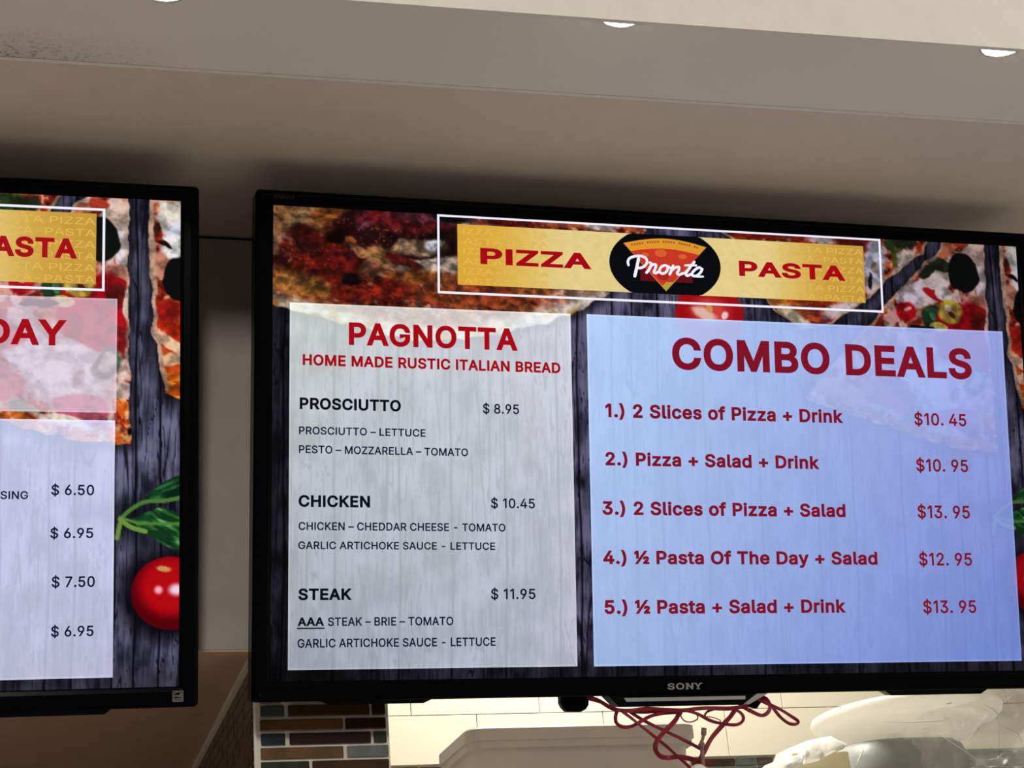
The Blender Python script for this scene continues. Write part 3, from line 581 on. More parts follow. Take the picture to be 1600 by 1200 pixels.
    cC = blob(cC, x, y, 1470, 64, 37, 44, 0, (10, 14, 12), 0.04, 0.03)
    edge = sm(-9, -3, d) * (y < 330)
    cC = mix(cC, (206, 166, 142), edge * 0.7)
    low = sm(-30, -20, d) * (y > 360)
    co = mix(np.tile(np.array([[206, 92, 24.]]) / 255, (x.size, 1)), (232, 170, 110), sm(0.45, 0.65, fbm(x / 12, y / 9, 191, 3)))
    co = mix(co, (150, 26, 16), 1 - sm(0.3, 0.42, fbm(x / 14, y / 12, 193, 3)))
    cC = mix(cC, co, low * 0.95)
    cC = blob(cC, x, y, 1527, 424, 5, 6, 0, (10, 6, 6), 0.3, 0.1)
    cC = blob(cC, x, y, 1398, 438, 12, 9, 0, (16, 10, 10), 0.3, 0.2)
    col = mix(col, cC, 1 - sm(-1.0, 1.0, d))
    # D: slice cut by the right edge
    d = sdf(SLICES['D'], x, y) + jit * 0.6
    cD = mix(sauce(x, y, 211), (214, 96, 30), sm(160, 240, y) * 0.55)
    for a in ((1610, 20, 36, 50, 0, (224, 214, 200)), (1612, 60, 28, 30, 0, (206, 208, 222)), (1606, 84, 28, 30, 0, (230, 228, 226)), (1588, 70, 16, 5, 20, (30, 12, 10)), (1574, 40, 6, 14, 0, (60, 24, 16)), (1580, 110, 16, 26, 0, (196, 130, 106)), (1600, 230, 40, 20, 30, (190, 40, 16)), (1596, 255, 40, 12, 30, (232, 186, 150)), (1610, 285, 40, 12, -20, (226, 180, 140)), (1600, 196, 30, 18, 0, (170, 26, 20))):
        cD = blob(cD, x, y, *a, soft=0.2, jit=0.25, jf=12)
    st = fbm(x / 20, y / 5, 217, 3)
    lowd = sm(300, 322, y)
    cD = mix(cD, (186, 76, 18), lowd)
    cD = mix(cD, (236, 150, 40), lowd * sm(0.5, 0.7, st))
    cD = blob(cD, x, y, 1620, 136, 38, 44, 0, (7, 9, 9), 0.04, 0.03)
    cD = mix(cD, (196, 158, 134), sm(-11, -7, d) * (y < 345))
    col = mix(col, cD, 1 - sm(-1.0, 1.0, d))
    # crumb, grain and gloss of the baked surface
    for k in 'ABCD':
        food = np.maximum(food, 1 - sm(-2, 2, sdf(SLICES[k], x, y)))
    x, y = ox, oy
    g1 = fbm(x / 22, y / 18, 551, 4)
    g2 = fbm(x / 7, y / 6, 561, 3)
    tone = 0.62 + 0.40 * sm(0.28, 0.66, g1) + 0.22 * (g2 - 0.5)
    level = col.mean(1)
    tone = 1 + (tone - 1) * food * np.where(level < 0.1, 0.3, 1.0)
    col = col * tone[:, None]
    # basil sprig
    col = mix(col, (5, 6, 12), (1 - sm(0.55, 1.3, np.sqrt(((x - 1575) / 90) ** 2 + ((y - 590) / 60) ** 2))) * 0.6)
    def leaf(col, pts, c0, c1, c2, ang):
        d = sdf(pts, x, y)
        a = math.radians(ang)
        n = fbm((x * math.cos(a) + y * math.sin(a)) / 34, (-x * math.sin(a) + y * math.cos(a)) / 9, 301 + int(ang), 3)
        cc = np.tile(np.array([c0], float) / 255, (x.size, 1))
        cc = mix(cc, c1, sm(0.42, 0.6, n))
        cc = mix(cc, c2, sm(0.60, 0.74, n) * 0.8)
        return mix(col, cc, 1 - sm(-1.2, 1.2, d))
    col = leaf(col, [(1553, 549), (1580, 520), (1610, 505), (1690, 480), (1690, 540), (1620, 552), (1590, 552)], (8, 34, 20), (18, 66, 36), (58, 112, 66), -22)
    col = leaf(col, [(1530, 584), (1556, 572), (1582, 562), (1606, 570), (1640, 585), (1690, 600), (1690, 640), (1604, 640), (1570, 618), (1545, 600)], (14, 52, 26), (38, 96, 44), (120, 172, 116), 24)
    def line(col, pts, wd, c):
        P = catmull([(a, b, 0) for a, b in pts], 5)
        d = np.full(x.shape, 1e9)
        for a, b in zip(P, P[1:]):
            ex, ey = b.x - a.x, b.y - a.y
            t = np.clip(((x - a.x) * ex + (y - a.y) * ey) / (ex * ex + ey * ey + 1e-9), 0, 1)
            d = np.minimum(d, np.hypot(x - a.x - ex * t, y - a.y - ey * t))
        return mix(col, c, 1 - sm(wd - 1, wd + 1, d))
    col = line(col, [(1511, 584), (1530, 566), (1556, 552), (1590, 550), (1640, 540)], 3.6, (74, 118, 52))
    col = line(col, [(1511, 580), (1540, 590), (1575, 592), (1640, 592)], 2.6, (78, 124, 50))
    col = line(col, [(1511, 584), (1530, 598), (1556, 606)], 4.2, (104, 146, 56))
    col = line(col, [(1513, 584), (1508, 606), (1506, 618)], 4, (110, 136, 60))
    # ripe tomato at the lower right
    col = mix(col, (4, 3, 10), (1 - sm(0.8, 1.45, np.sqrt(((x - 1596) / 78) ** 2 + ((y - 722) / 74) ** 2))) * 0.9)
    r = np.sqrt(((x - 1602) / 71) ** 2 + ((y - 718) / 66) ** 2)
    tom = np.tile(np.array([[176, 6, 16.]]) / 255, (x.size, 1))
    tom = mix(tom, (84, 0, 10), sm(0.55, 1.0, r + (y - 718) / 260))
    tom = blob(tom, x, y, 1580, 712, 7, 7, 0, (240, 170, 180), 0.6, 0.05)
    tom = blob(tom, x, y, 1612, 712, 13, 10, 0, (236, 206, 226), 0.6, 0.05)
    tom = blob(tom, x, y, 1590, 674, 12, 5, 6, (196, 150, 84), 0.3, 0.2)
    col = mix(col, tom, 1 - sm(0.975, 1.02, r))
    return col

def to_lin(c):
    c = np.clip(c, 0, 1)
    return np.where(c <= 0.04045, c / 12.92, ((c + 0.055) / 1.055) ** 2.4)

def picture_mesh(name, x0, x1, y0, y1, nx, ny, z, fn, ma):
    """flat lit panel carrying the colours of the shown picture point by point"""
    gx, gy = np.meshgrid(np.linspace(x0, x1, nx + 1), np.linspace(y0, y1, ny + 1))
    gx, gy = gx.ravel(), gy.ravel()
    co = np.stack([(gx / 1600 - 0.5) * W, (0.5 - gy / 900) * S, np.full(gx.shape, z)], 1).astype(np.float32)
    i = np.arange(nx * ny)
    r, c = i // nx, i % nx
    a = r * (nx + 1) + c
    quads = np.stack([a, a + nx + 1, a + nx + 2, a + 1], 1).astype(np.int32)
    me = bpy.data.meshes.new(name)
    me.vertices.add(len(co))
    me.vertices.foreach_set('co', co.ravel())
    me.loops.add(quads.size)
    me.loops.foreach_set('vertex_index', quads.ravel())
    me.polygons.add(len(quads))
    me.polygons.foreach_set('loop_start', (np.arange(len(quads)) * 4).astype(np.int32))
    me.update(calc_edges=True)
    at = me.color_attributes.new('picture', 'FLOAT_COLOR', 'POINT')
    col = np.ones((len(co), 4), np.float32)
    col[:, :3] = to_lin(fn(gx, gy))
    at.data.foreach_set('color', col.ravel())
    me.materials.append(ma)
    return me

def add_lettering(me, bm_fn, mats):
    """adds flat lettering to a picture mesh, keeping it one object"""
    for ma in mats:
        me.materials.append(ma)
    bm = bmesh.new()
    bm.from_mesh(me)
    bm_fn(bm)
    bm.to_mesh(me)
    bm.free()
    return me

# ------------------------------------------------------------------ materials
M = {}
M['ceiling_paint'] = mat('ceiling_paint', (0.66, 0.635, 0.60), 0.75, noise=0.03, scale=40, bump=0.06)
M['soffit_paint'] = mat('soffit_paint', (0.58, 0.52, 0.46), 0.8, noise=0.03, scale=40, bump=0.06)
M['panel_paint'] = mat('panel_paint', (0.28, 0.26, 0.235), 0.6, noise=0.06, scale=25)
M['brown_paint'] = mat('brown_paint', (0.47, 0.335, 0.245), 0.7, noise=0.05, scale=30)
M['dark_gap'] = mat('dark_gap', (0.02, 0.018, 0.016), 0.9)
M['black_plastic'] = mat('black_plastic', (0.0015, 0.0016, 0.0022), 0.22, spec=0.03)
M['black_matte'] = mat('black_matte', (0.008, 0.008, 0.009), 0.6)
M['black_gloss'] = mat('black_gloss', (0.002, 0.0025, 0.004), 0.12, spec=0.15)
M['silver'] = mat('silver', (0.42, 0.44, 0.43), 0.35, metal=0.6)
M['logo_grey'] = mat('logo_grey', (0.24, 0.24, 0.23), 0.4, metal=0.4)
M['logo_dim'] = mat('logo_dim', (0.035, 0.035, 0.037), 0.5)
M['sticker'] = mat('sticker', (0.075, 0.075, 0.078), 0.5)
M['chrome'] = mat('chrome', (0.75, 0.74, 0.72), 0.2, metal=1.0)
M['grout'] = mat('grout', (0.72, 0.68, 0.62), 0.85, noise=0.05, scale=60)
M['white_plastic_top'] = mat('bounce_counter_top', (0.80, 0.75, 0.67), 0.4, noise=0.05, scale=9)
M['cream_tile'] = mat('cream_tile', (0.84, 0.79, 0.65), 0.35, noise=0.02, scale=6)
M['cream_grout'] = mat('cream_grout', (0.72, 0.67, 0.55), 0.8)
M['floor_tile'] = mat('floor_tile', (0.70, 0.64, 0.56), 0.5, noise=0.05, scale=5)
M['bin_plastic'] = mat('bin_plastic', (0.50, 0.445, 0.39), 0.5, noise=0.04, scale=12)
M['white_plastic'] = mat('white_plastic', (0.90, 0.88, 0.83), 0.35)
def translucent(ma, amount, col):
    nt_ = ma.node_tree
    t_ = nt_.nodes.new('ShaderNodeBsdfTranslucent')
    t_.inputs['Color'].default_value = (*col, 1)
    m_ = nt_.nodes.new('ShaderNodeMixShader')
    m_.inputs[0].default_value = amount
    nt_.links.new(nt_.nodes['Principled BSDF'].outputs[0], m_.inputs[1])
    nt_.links.new(t_.outputs[0], m_.inputs[2])
    nt_.links.new(m_.outputs[0], nt_.nodes['Material Output'].inputs[0])
translucent(M['white_plastic'], 0.5, (0.92, 0.90, 0.86))
M['grey_plastic'] = mat('grey_plastic', (0.27, 0.29, 0.275), 0.45, noise=0.15, scale=14)
M['ribbon_red'] = mat('ribbon_red', (0.15, 0.007, 0.02), 0.45, noise=0.25, scale=120, spec=0.2)
M['twine'] = mat('twine', (0.16, 0.10, 0.07), 0.8, noise=0.3, scale=200)
M['carton'] = mat('carton', (0.80, 0.69, 0.44), 0.6)
M['steel'] = mat('steel', (0.45, 0.45, 0.45), 0.4, metal=0.8)
glass = {}
for n, c in (('slate', (0.055, 0.072, 0.066)), ('brown', (0.050, 0.026, 0.012)), ('umber', (0.024, 0.013, 0.009)), ('amber', (0.105, 0.052, 0.02)), ('navy', (0.018, 0.024, 0.036)),
             ('maroon', (0.020, 0.007, 0.009)), ('moss', (0.030, 0.036, 0.027)), ('tan', (0.12, 0.072, 0.034)), ('grey', (0.13, 0.155, 0.145)), ('sand', (0.44, 0.40, 0.27))):
    glass[n] = mat('glass_tile_' + n, c, 0.12, noise=0.25, scale=30)
GN = list(glass)

# painted underside with the dust that has gathered round the far corner of the joint
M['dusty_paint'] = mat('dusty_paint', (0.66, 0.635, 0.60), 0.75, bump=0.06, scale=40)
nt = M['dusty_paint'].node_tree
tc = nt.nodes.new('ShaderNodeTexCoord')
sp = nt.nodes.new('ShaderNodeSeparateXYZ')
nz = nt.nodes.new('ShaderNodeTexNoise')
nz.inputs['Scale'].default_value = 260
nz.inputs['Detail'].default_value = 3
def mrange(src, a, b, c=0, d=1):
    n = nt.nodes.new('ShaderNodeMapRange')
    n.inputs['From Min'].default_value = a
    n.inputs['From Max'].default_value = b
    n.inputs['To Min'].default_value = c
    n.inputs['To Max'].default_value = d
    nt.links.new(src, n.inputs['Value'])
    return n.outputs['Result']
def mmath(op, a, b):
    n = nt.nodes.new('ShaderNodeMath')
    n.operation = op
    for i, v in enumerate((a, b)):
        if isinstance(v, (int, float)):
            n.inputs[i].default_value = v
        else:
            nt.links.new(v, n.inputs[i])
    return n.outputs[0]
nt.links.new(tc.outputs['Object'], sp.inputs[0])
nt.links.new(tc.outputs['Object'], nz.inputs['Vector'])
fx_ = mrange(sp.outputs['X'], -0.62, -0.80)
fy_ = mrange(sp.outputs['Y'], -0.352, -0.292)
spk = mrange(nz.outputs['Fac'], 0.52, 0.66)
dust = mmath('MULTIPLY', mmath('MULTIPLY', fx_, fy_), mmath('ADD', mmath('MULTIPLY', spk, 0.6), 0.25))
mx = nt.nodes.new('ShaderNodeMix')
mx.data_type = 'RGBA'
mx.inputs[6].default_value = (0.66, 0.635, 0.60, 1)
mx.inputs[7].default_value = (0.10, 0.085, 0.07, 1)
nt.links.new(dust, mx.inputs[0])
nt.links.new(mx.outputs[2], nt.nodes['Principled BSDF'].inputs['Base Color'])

# ------------------------------------------------------------------ the room
bm = bmesh.new()
box(bm, -6, 6, -6, 3.5, -0.1, 0)
struct(obj('floor', bm, M['floor_tile']), 'tiled floor of the shop below the counter', 'floor')

# unseen counter added below the frame to bounce the downlights' light upward
bm = bmesh.new()
box(bm, -3.2, 3.2, -0.95, -0.15, 1.0, 1.05, 0, bev=0.004)
box(bm, -3.2, 3.2, -0.85, -0.2, 0.0, 1.0, 0)
struct(obj('trim_4', bm, M['white_plastic_top']), 'unseen pale counter added below the screens to bounce light', 'counter')

# wall panel behind the televisions, its bottom edge at 2.0875
bm = bmesh.new()
box(bm, -3.2, 3.2, 0.15, 0.25, 2.0875, 2.6348)
struct(obj('wall_back', bm, M['panel_paint']), 'pale painted panel wall behind the two menu screens', 'wall')
bm = bmesh.new()
box(bm, -3.2, 3.2, 0.154, 0.25, 2.635, 2.6402)
struct(obj('trim_1', bm, M['dark_gap']), 'dark shadow gap along the top of the panel wall', 'trim')

# recessed ceiling over the televisions
bm = bmesh.new()
box(bm, -3.2, 3.2, -0.4, 0.25, 2.6405, 2.74)
struct(obj('ceiling', bm, M['soffit_paint']), 'brownish recessed ceiling directly above the screens', 'ceiling')

# dropped bulkhead in front of it, with the downlights in its underside
def yb(x): return -0.3054 - 0.0206 * x
def yf(x): return -0.4977 - 0.0251 * x
def yl(x): return -0.5037 - 0.0251 * x
bm = bmesh.new()
X0, X1 = -3.2, 3.2
prism(bm, [(X0, yf(X0)), (X1, yf(X1)), (X1, yb(X1)), (X0, yb(X0))], 2.6058, 2.6402, 0)
prism(bm, [(X0, yl(X0)), (X1, yl(X1)), (X1, yf(X1)), (X0, yf(X0))], 2.5728, 3.1, 1)
prism(bm, [(X0, yb(X0) - 0.004), (X1, yb(X1) - 0.004), (X1, yb(X1) + 0.0012), (X0, yb(X0) + 0.0012)], 2.605, 2.6078, 1)
struct(obj('trim_2', bm, [M['dusty_paint'], M['ceiling_paint']]), 'dropped bulkhead with grey underside and bright front face', 'bulkhead')
bm = bmesh.new()
prism(bm, [(X0, -6), (X1, -6), (X1, yl(X1)), (X0, yl(X0))], 3.1, 3.16, 0)
struct(obj('ceiling_1', bm, M['ceiling_paint']), 'pale ceiling over the dining side', 'ceiling')

# low brown ceiling left of the tiled partition, in boards with fine joints
bm = bmesh.new()
box(bm, -3.2, -0.5062, 0.1508, 0.809, 2.0853, 2.0872, 0)
box(bm, -3.2, -0.5062, 0.811, 1.25, 2.0853, 2.0872, 0)
box(bm, -3.2, -0.5062, 0.2505, 1.25, 2.0875, 2.112, 1)
struct(obj('trim_3', bm, [M['brown_paint'], M['dark_gap']]), 'dark brown low ceiling under the left screen', 'soffit')

# tiled partition: mosaic end face and mosaic side
bm = bmesh.new()
PX0, PX1, PY0, PY1, PT = -0.4995, -0.3425, 0.1605, 1.25, 2.0848
box(bm, PX0 - 0.0055, PX1, PY0, PY1, 0, PT, 0)
mats_t = [M['grout']] + [glass[n] for n in GN] + [M['cream_grout']]
def gi(n): return 1 + GN.index(n)
def fu(u): return -0.5013 + (u - 402) / 205.5 * 0.1574
pitch = 0.0166
ztop = 2.0207
rows = [[(408, 445, 'slate'), (451, 579, 'brown'), (583, 604, 'umber')],
        [(407, 536, 'amber'), (540, 604, 'umber')],
        [(408, 445, 'navy'), (452, 579, 'maroon'), (584, 604, 'moss')],
        [(407, 535, 'tan'), (541, 606, 'grey')],
        [(407, 481, 'moss'), (486, 606, 'brown')]]
random.seed(4)
alln = ['slate', 'brown', 'umber', 'navy', 'maroon', 'moss', 'tan', 'grey', 'amber']
r = -4
while ztop - r * pitch > 1.70:
    z1 = ztop - r * pitch
    z0 = z1 - 0.0133
    if z1 < PT:
        if 0 <= r < len(rows):
            cells = rows[r]
        else:
            cells = []
            u = 407 - random.randint(0, 90)
            while u < 606:
                L = random.choice((40, 75, 128, 128))
                a, b = max(u, 407), min(u + L, 606)
                if b - a > 8:
                    cells.append((a, b, random.choice(alln)))
                u += L + 5
        for a, b, n in cells:
            box(bm, fu(a), fu(b), PY0 - 0.004, PY0 + 0.002, z0, z1, gi(n), bev=0.0008, seg=1)
        y = PY0 + 0.004 - random.random() * 0.08
        while y < PY1:
            L = random.choice((0.032, 0.06, 0.1, 0.1))
            a, b = max(y, PY0 + 0.003), min(y + L, PY1)
            if b - a > 0.006:
                box(bm, PX0 - 0.0068, PX0 - 0.005, a, b, z0 - 0.0018, z1, gi(random.choice(('brown', 'umber', 'maroon', 'umber', 'moss', 'brown'))), bev=0.0006, seg=1)
            y += L + 0.0035
    r += 1
# metal edge strips on the corner and along the top of the side
box(bm, PX0 - 0.0058, PX0 - 0.0030, PY0 - 0.0046, PY0 - 0.0002, 0, PT, 0)
box(bm, PX0 - 0.0085, PX0 - 0.005, PY0, PY1, PT - 0.0014, PT, 0)
struct(obj('wall_middle', bm, mats_t), 'partition wall end clad in strip glass mosaic', 'wall')

# kitchen wall seen under the right screen: cream tiles over a mosaic band
bm = bmesh.new()
KY = 1.25
box(bm, -0.3325, 3.2, KY + 0.006, KY + 0.1, 0, 3.1, 11)
zj = 2.243
tw, th = 0.245, 0.0895
for k in range(-1, 9):
    z0 = zj + k * (th + 0.0015)
    if z0 < 2.15 or z0 > 3.0:
        continue
    off = 0.055 if k % 2 else 0.178
    x = off - 3 * (tw + 0.0015)
    while x < 3.2:
        a, b = max(x, -0.3325), min(x + tw, 3.2)
        if b - a > 0.004:
            box(bm, a, b, KY, KY + 0.008, z0 + 0.0015, z0 + th + 0.0015, 12, bev=0.0006, seg=1)
        x += tw + 0.0015
z1 = 2.1495
random.seed(11)
first = [[(0.446, 0.466, 'sand'), (0.4705, 0.557, 'umber'), (0.5605, 0.60, 'slate')], [(0.43, 0.4985, 'tan'), (0.5025, 0.60, 'slate')]]
r = 0
while z1 > 1.7:
    cells = []
    if r < 2:
        cells = list(first[r])
    xs = [(-0.33, cells[0][0] - 0.004)] if cells else [(-0.33, 3.2)]
    if cells:
        xs.append((0.604, 3.2))
    for a0, b0 in xs:
        x = a0
        while x < b0:
            L = random.choice((0.032, 0.06, 0.088, 0.1))
            b = min(x + L, b0)
            if b - x > 0.006:
                cells.append((x, b, random.choice(('slate', 'umber', 'tan', 'grey', 'brown', 'moss'))))
            x += L + 0.004
    for a, b, n in cells:
        box(bm, a, b, KY + 0.001, KY + 0.008, z1 - 0.0136, z1, gi(n), bev=0.0006, seg=1)
    z1 -= pitch
    r += 1
struct(obj('wall_kitchen', bm, mats_t + [M['cream_tile']]), 'cream tiled kitchen wall with a mosaic band', 'wall')
bm = bmesh.new()
box(bm, -0.3325, 3.2, 0.25, 1.35, 3.1, 3.16)
struct(obj('ceiling_2', bm, M['ceiling_paint']), 'ceiling over the kitchen side', 'ceiling')
bm = bmesh.new()
box(bm, -3.2, 3.2, 0.15, 0.25, 2.74, 3.1)
struct(obj('wall_back_1', bm, M['panel_paint']), 'upper wall above the recessed ceiling', 'wall')

bm = bmesh.new()
box(bm, -3.2, -0.51, 1.255, 1.35, 0.0, 2.11)
struct(obj('wall_left', bm, M['brown_paint']), 'brown wall at the back of the low ceiling on the left', 'wall')

# ------------------------------------------------------------------ downlights in the bulkhead underside
def downlight(x, y, label):
    t = thing('downlight', label, 'ceiling light', (x, y, 2.6058), 'downlights along the bulkhead')
    bm = bmesh.new()
    lathe(bm, [(0.0258, 0.001), (0.0258, -0.0022), (0.0268, -0.0028), (0.0285, -0.0014), (0.0285, 0.001)], 40)
    obj('trim_ring', bm, M['chrome'], t, True)
    bm = bmesh.new()
    lathe(bm, [(0.0254, 0.0006), (0.0254, -0.0014), (0.016, -0.0022), (0.006, -0.0025), (0.0008, -0.0025)], 40, cap=True)
    obj('lens', bm, M['lamp'], t, True)
    l = bpy.data.lights.new('downlight_beam', 'SPOT')
    l.energy = 9.0
    l.spot_size = math.radians(80)
    l.spot_blend = 0.9
    l.shadow_soft_size = 0.02
    l.color = (1.0, 0.9, 0.76)
    lo = bpy.data.objects.new('downlight_beam', l)
    C.objects.link(lo)
    lo.location = (x, y, 2.598)
M['lamp'] = emit_mat('lamp', (1.0, 0.93, 0.80), 14.0)
downlight(-0.1851, -0.4675, 'round downlight at the upper middle of the bulkhead')
downlight(0.2581, -0.4737, 'round downlight at the right end of the bulkhead')
downlight(-0.6562, -0.4439, 'round downlight over the left screen, cut by the top of the photo')

# ------------------------------------------------------------------ televisions
M['screen'] = attr_mat('screen')
T_RED = emit_mat('lettering_red', rgb(166, 8, 22))
T_DEEP = emit_mat('lettering_crimson', rgb(128, 18, 38))
T_BLACK = emit_mat('lettering_black', rgb(10, 12, 22))
T_NAVY = emit_mat('lettering_navy', rgb(16, 18, 48))
T_WHITE = emit_mat('lettering_white', rgb(240, 240, 252))
L_BLACK = emit_mat('emblem_black', rgb(8, 10, 14))
L_ORANGE = emit_mat('emblem_orange', rgb(222, 150, 44))
L_RED = emit_mat('emblem_red', rgb(200, 54, 36))
L_DARK = emit_mat('emblem_dark_red', rgb(96, 16, 26))
L_TIP = emit_mat('emblem_yellow', rgb(176, 158, 56))
L_SPOT = emit_mat('emblem_spot', rgb(212, 96, 48))
L_SPOT2 = emit_mat('emblem_spot_deep', rgb(170, 34, 28))
P_GOLD = emit_mat('pattern_gold', rgb(226, 184, 84))
L_BROWN = emit_mat('emblem_brown', rgb(168, 96, 30))
COLS = [T_RED, T_DEEP, T_BLACK, T_NAVY, T_WHITE, L_BLACK, L_ORANGE, L_RED, L_DARK, L_TIP, L_SPOT, L_SPOT2, P_GOLD, L_BROWN]
CI = {'R': 1, 'D': 2, 'K': 3, 'N': 4, 'W': 5}
BOLD = {0: 0.015, 1: 0.017, 2: 0.030}

def corners(x, y, x0, x1, y0, y1, tl, tr, bl, br):
    u = ((x - x0) / (x1 - x0))[:, None]
    v = ((y - y0) / (y1 - y0))[:, None]
    tl, tr, bl, br = (np.array(c, float)[None] / 255 for c in (tl, tr, bl, br))
    return (tl * (1 - u) + tr * u) * (1 - v) + (bl * (1 - u) + br * u) * v

def panel(parent, name, label, rect, tint, see, off, lines, cell=2.2, base=0.3):
    x0, x1, y0, y1 = rect
    def fn(x, y):
        t = corners(x, y, x0, x1, y0, y1, *tint)
        c = t + (picture(x + off[0], y + off[1]) - base) * see
        e = np.minimum(np.minimum(x - x0, x1 - x), np.minimum(y - y0, y1 - y))
        return mix(c, np.minimum(c * 1.0 + 0.05, 1.0), 1 - sm(2.0, 4.0, e))
    me = picture_mesh(name, x0, x1, y0, y1, int((x1 - x0) / cell), int((y1 - y0) / cell), 0.0002, fn, M['screen'])
    def letters(bm):
        for t, a, b, yb_, cap, c, wgt in lines:
            text_bm(bm, t, a, b, yb_, cap, BOLD[wgt], CI[c], 0.00045)
        for t, a, b, yb_, cap, c, wgt in lines:
            if t == 'AAA':
                flat(bm, [(a - 1, yb_ + 5.5), (b + 1, yb_ + 5.5), (b + 1, yb_ + 3), (a - 1, yb_ + 3)], CI[c], 0.00045)
    add_lettering(me, letters, COLS)
    o = link(name, me, parent)
    o['label'] = label
    return o

def banner(parent, fr, ye, words, emblem, label, fade_right=True):
    """yellow title strip inside a white outline"""
    fx0, fx1, fy0, fy1 = fr
    yx0, yx1, yy0, yy1 = ye
    mid = (yx0 + yx1) / 2
    hw = (yx1 - yx0) / 2
    def fn(x, y):
        r = np.abs(x - mid) / hw
        c = np.tile(np.array([[226, 204, 136.]]) / 255, (x.size, 1))
        c = mix(c, (218, 168, 58), sm(0.45, 0.92, r))
        c = mix(c, (192, 148, 62), sm(0.45, 1.0, (x - mid) / hw) * 0.75)
        n = fbm(x / 9, y / 7, 401, 3)
        return c * (0.96 + 0.08 * n[:, None])
    me = picture_mesh('banner', yx0, yx1, yy0, yy1, int((yx1 - yx0) / 4), 32, 0.0002, fn, M['screen'])
    H = yy1 - yy0
    def draw(bm):
        t = 4.6
        for q in ((fx0, fx1, fy0, fy0 + t), (fx0, fx1, fy1 - t, fy1), (fx0, fx0 + t, fy0 + t, fy1 - t), (fx1 - t, fx1, fy0 + t, fy1 - t)):
            flat(bm, [(q[0], q[2]), (q[1], q[2]), (q[1], q[3]), (q[0], q[3])], CI['W'], 0.0002)
        # pale repeat of the two words at both ends
        for r in range(6):
            y = yy0 + H * (0.16 + r * 0.165)
            a = 'IZZA-PASTA' if r % 2 == 0 else 'ASTA PIZZA'
            if emblem:
                text_bm(bm, a, yx0 + 12, yx0 + 186, y, H * 0.098, 0.0, 13, 0.0003)
            b = 'PASTA PIZZA' if r % 2 == 0 else 'PIZZA-PASTA'
            text_bm(bm, b, yx1 - 190, yx1 - 2, y, H * 0.098, 0.0, 13, 0.0003)
        for w_ in words:
            text_bm(bm, *w_[:5], 0.034, CI['R'], 0.00045)
        if not emblem:
            return
        cx, cy, rx, ry = 795.5, 78.2, 120.0, 78.0
        pts = []
        for k in range(72):
            a = 2 * math.pi * k / 72
            pts.append((cx + rx * math.cos(a), min(max(cy + ry * math.sin(a), yy0 - 0.5), yy1 + 0.5)))
        flat(bm, pts, 6, 0.0003)
        flat(bm, [(741, 70), (853, 70), (853, 114), (741, 114)], 9, 0.00034)
        # wedge of pizza with an arched crust
        TL, TR, TIP = (706.6, 37.5), (885.4, 38.8), (795.3, 133.5)
        arc = [(TL[0] + (TR[0] - TL[0]) * k / 16, 38 - 13.5 * math.sin(math.pi * k / 16)) for k in range(17)]
        flat(bm, arc + [TIP], 7, 0.00037)
        def along(t, s):    # point at fraction t from the crust to the tip, s across
            a = (TL[0] + (TIP[0] - TL[0]) * t, TL[1] + (TIP[1] - TL[1]) * t)
            b = (TR[0] + (TIP[0] - TR[0]) * t, TR[1] + (TIP[1] - TR[1]) * t)
            return (a[0] + (b[0] - a[0]) * s, a[1] + (b[1] - a[1]) * s)
        inner = [(along(0.17, k / 16)[0], along(0.17, k / 16)[1] - 9.0 * math.sin(math.pi * k / 16)) for k in range(17)]
        flat(bm, inner + [along(0.86, 0.9), along(0.80, 0.5), along(0.92, 0.15)], 8, 0.0004)
        flat(bm, [along(0.885, 0.1), along(0.80, 0.55), along(0.8, 0.98), TIP], 10, 0.00043)
        for sxx, syy, rr, mi in ((786, 55, 13, 11), (833, 60, 9, 11), (752, 60, 8, 11), (790, 103, 13, 12), (812, 84, 7, 12), (770, 84, 6, 12)):
            flat(bm, [(sxx + rr * math.cos(k * math.pi / 9), syy + rr * 0.6 * math.sin(k * math.pi / 9)) for k in range(18)], mi, 0.00046)
        for k in range(26):
            f0 = 0.09 + 0.82 * k / 26
            x = TL[0] + (TR[0] - TL[0]) * f0
            y = 38 - 13.5 * math.sin(math.pi * f0)
            if k % 6 != 5:
                flat(bm, [(x, y + 4.5), (x + 4.0, y + 4.2), (x + 4.0, y + 8.6), (x, y + 9)], 14, 0.00046)
        # hand-written word
        W5, z, s = CI['W'], 0.00052, 5.4
        def st(p, wd=s):
            stroke(bm, p, wd, W5, z)
        st([(738, 69), (733, 90), (729, 105)], 6.6)
        st([(716, 83), (715, 76), (719, 69), (728, 65), (740, 63), (752, 66), (756, 74), (751, 83), (741, 88), (734, 87)])
        st([(762, 76), (765, 79), (760, 90), (754, 97)], 5.6)
        st([(761, 86), (768, 80), (775, 80), (773, 88), (770, 95), (774, 97), (780, 94)])
        st([(800, 82), (794, 80), (786, 84), (782, 92), (786, 97), (793, 96), (799, 90), (800, 82), (806, 85), (812, 84)])
        st([(812, 80), (808, 90), (804, 98)], 5.6)
        st([(807, 91), (816, 84), (824, 82), (824, 88), (820, 95), (824, 98), (832, 95)])
        st([(858, 70), (848, 82), (839, 95), (842, 99), (850, 96)], 5.6)
        st([(829, 97), (837, 93), (846, 84)], 4.0)
        st([(838, 78), (850, 77), (862, 77)], 4.4)
        st([(874, 84), (868, 81), (858, 87), (852, 95), (855, 99), (863, 98), (871, 91), (875, 84)])
        st([(852, 97), (862, 100), (876, 99.5)], 4.2)
    add_lettering(me, draw, COLS)
    o = link('banner', me, parent)
    o['label'] = label
    return o

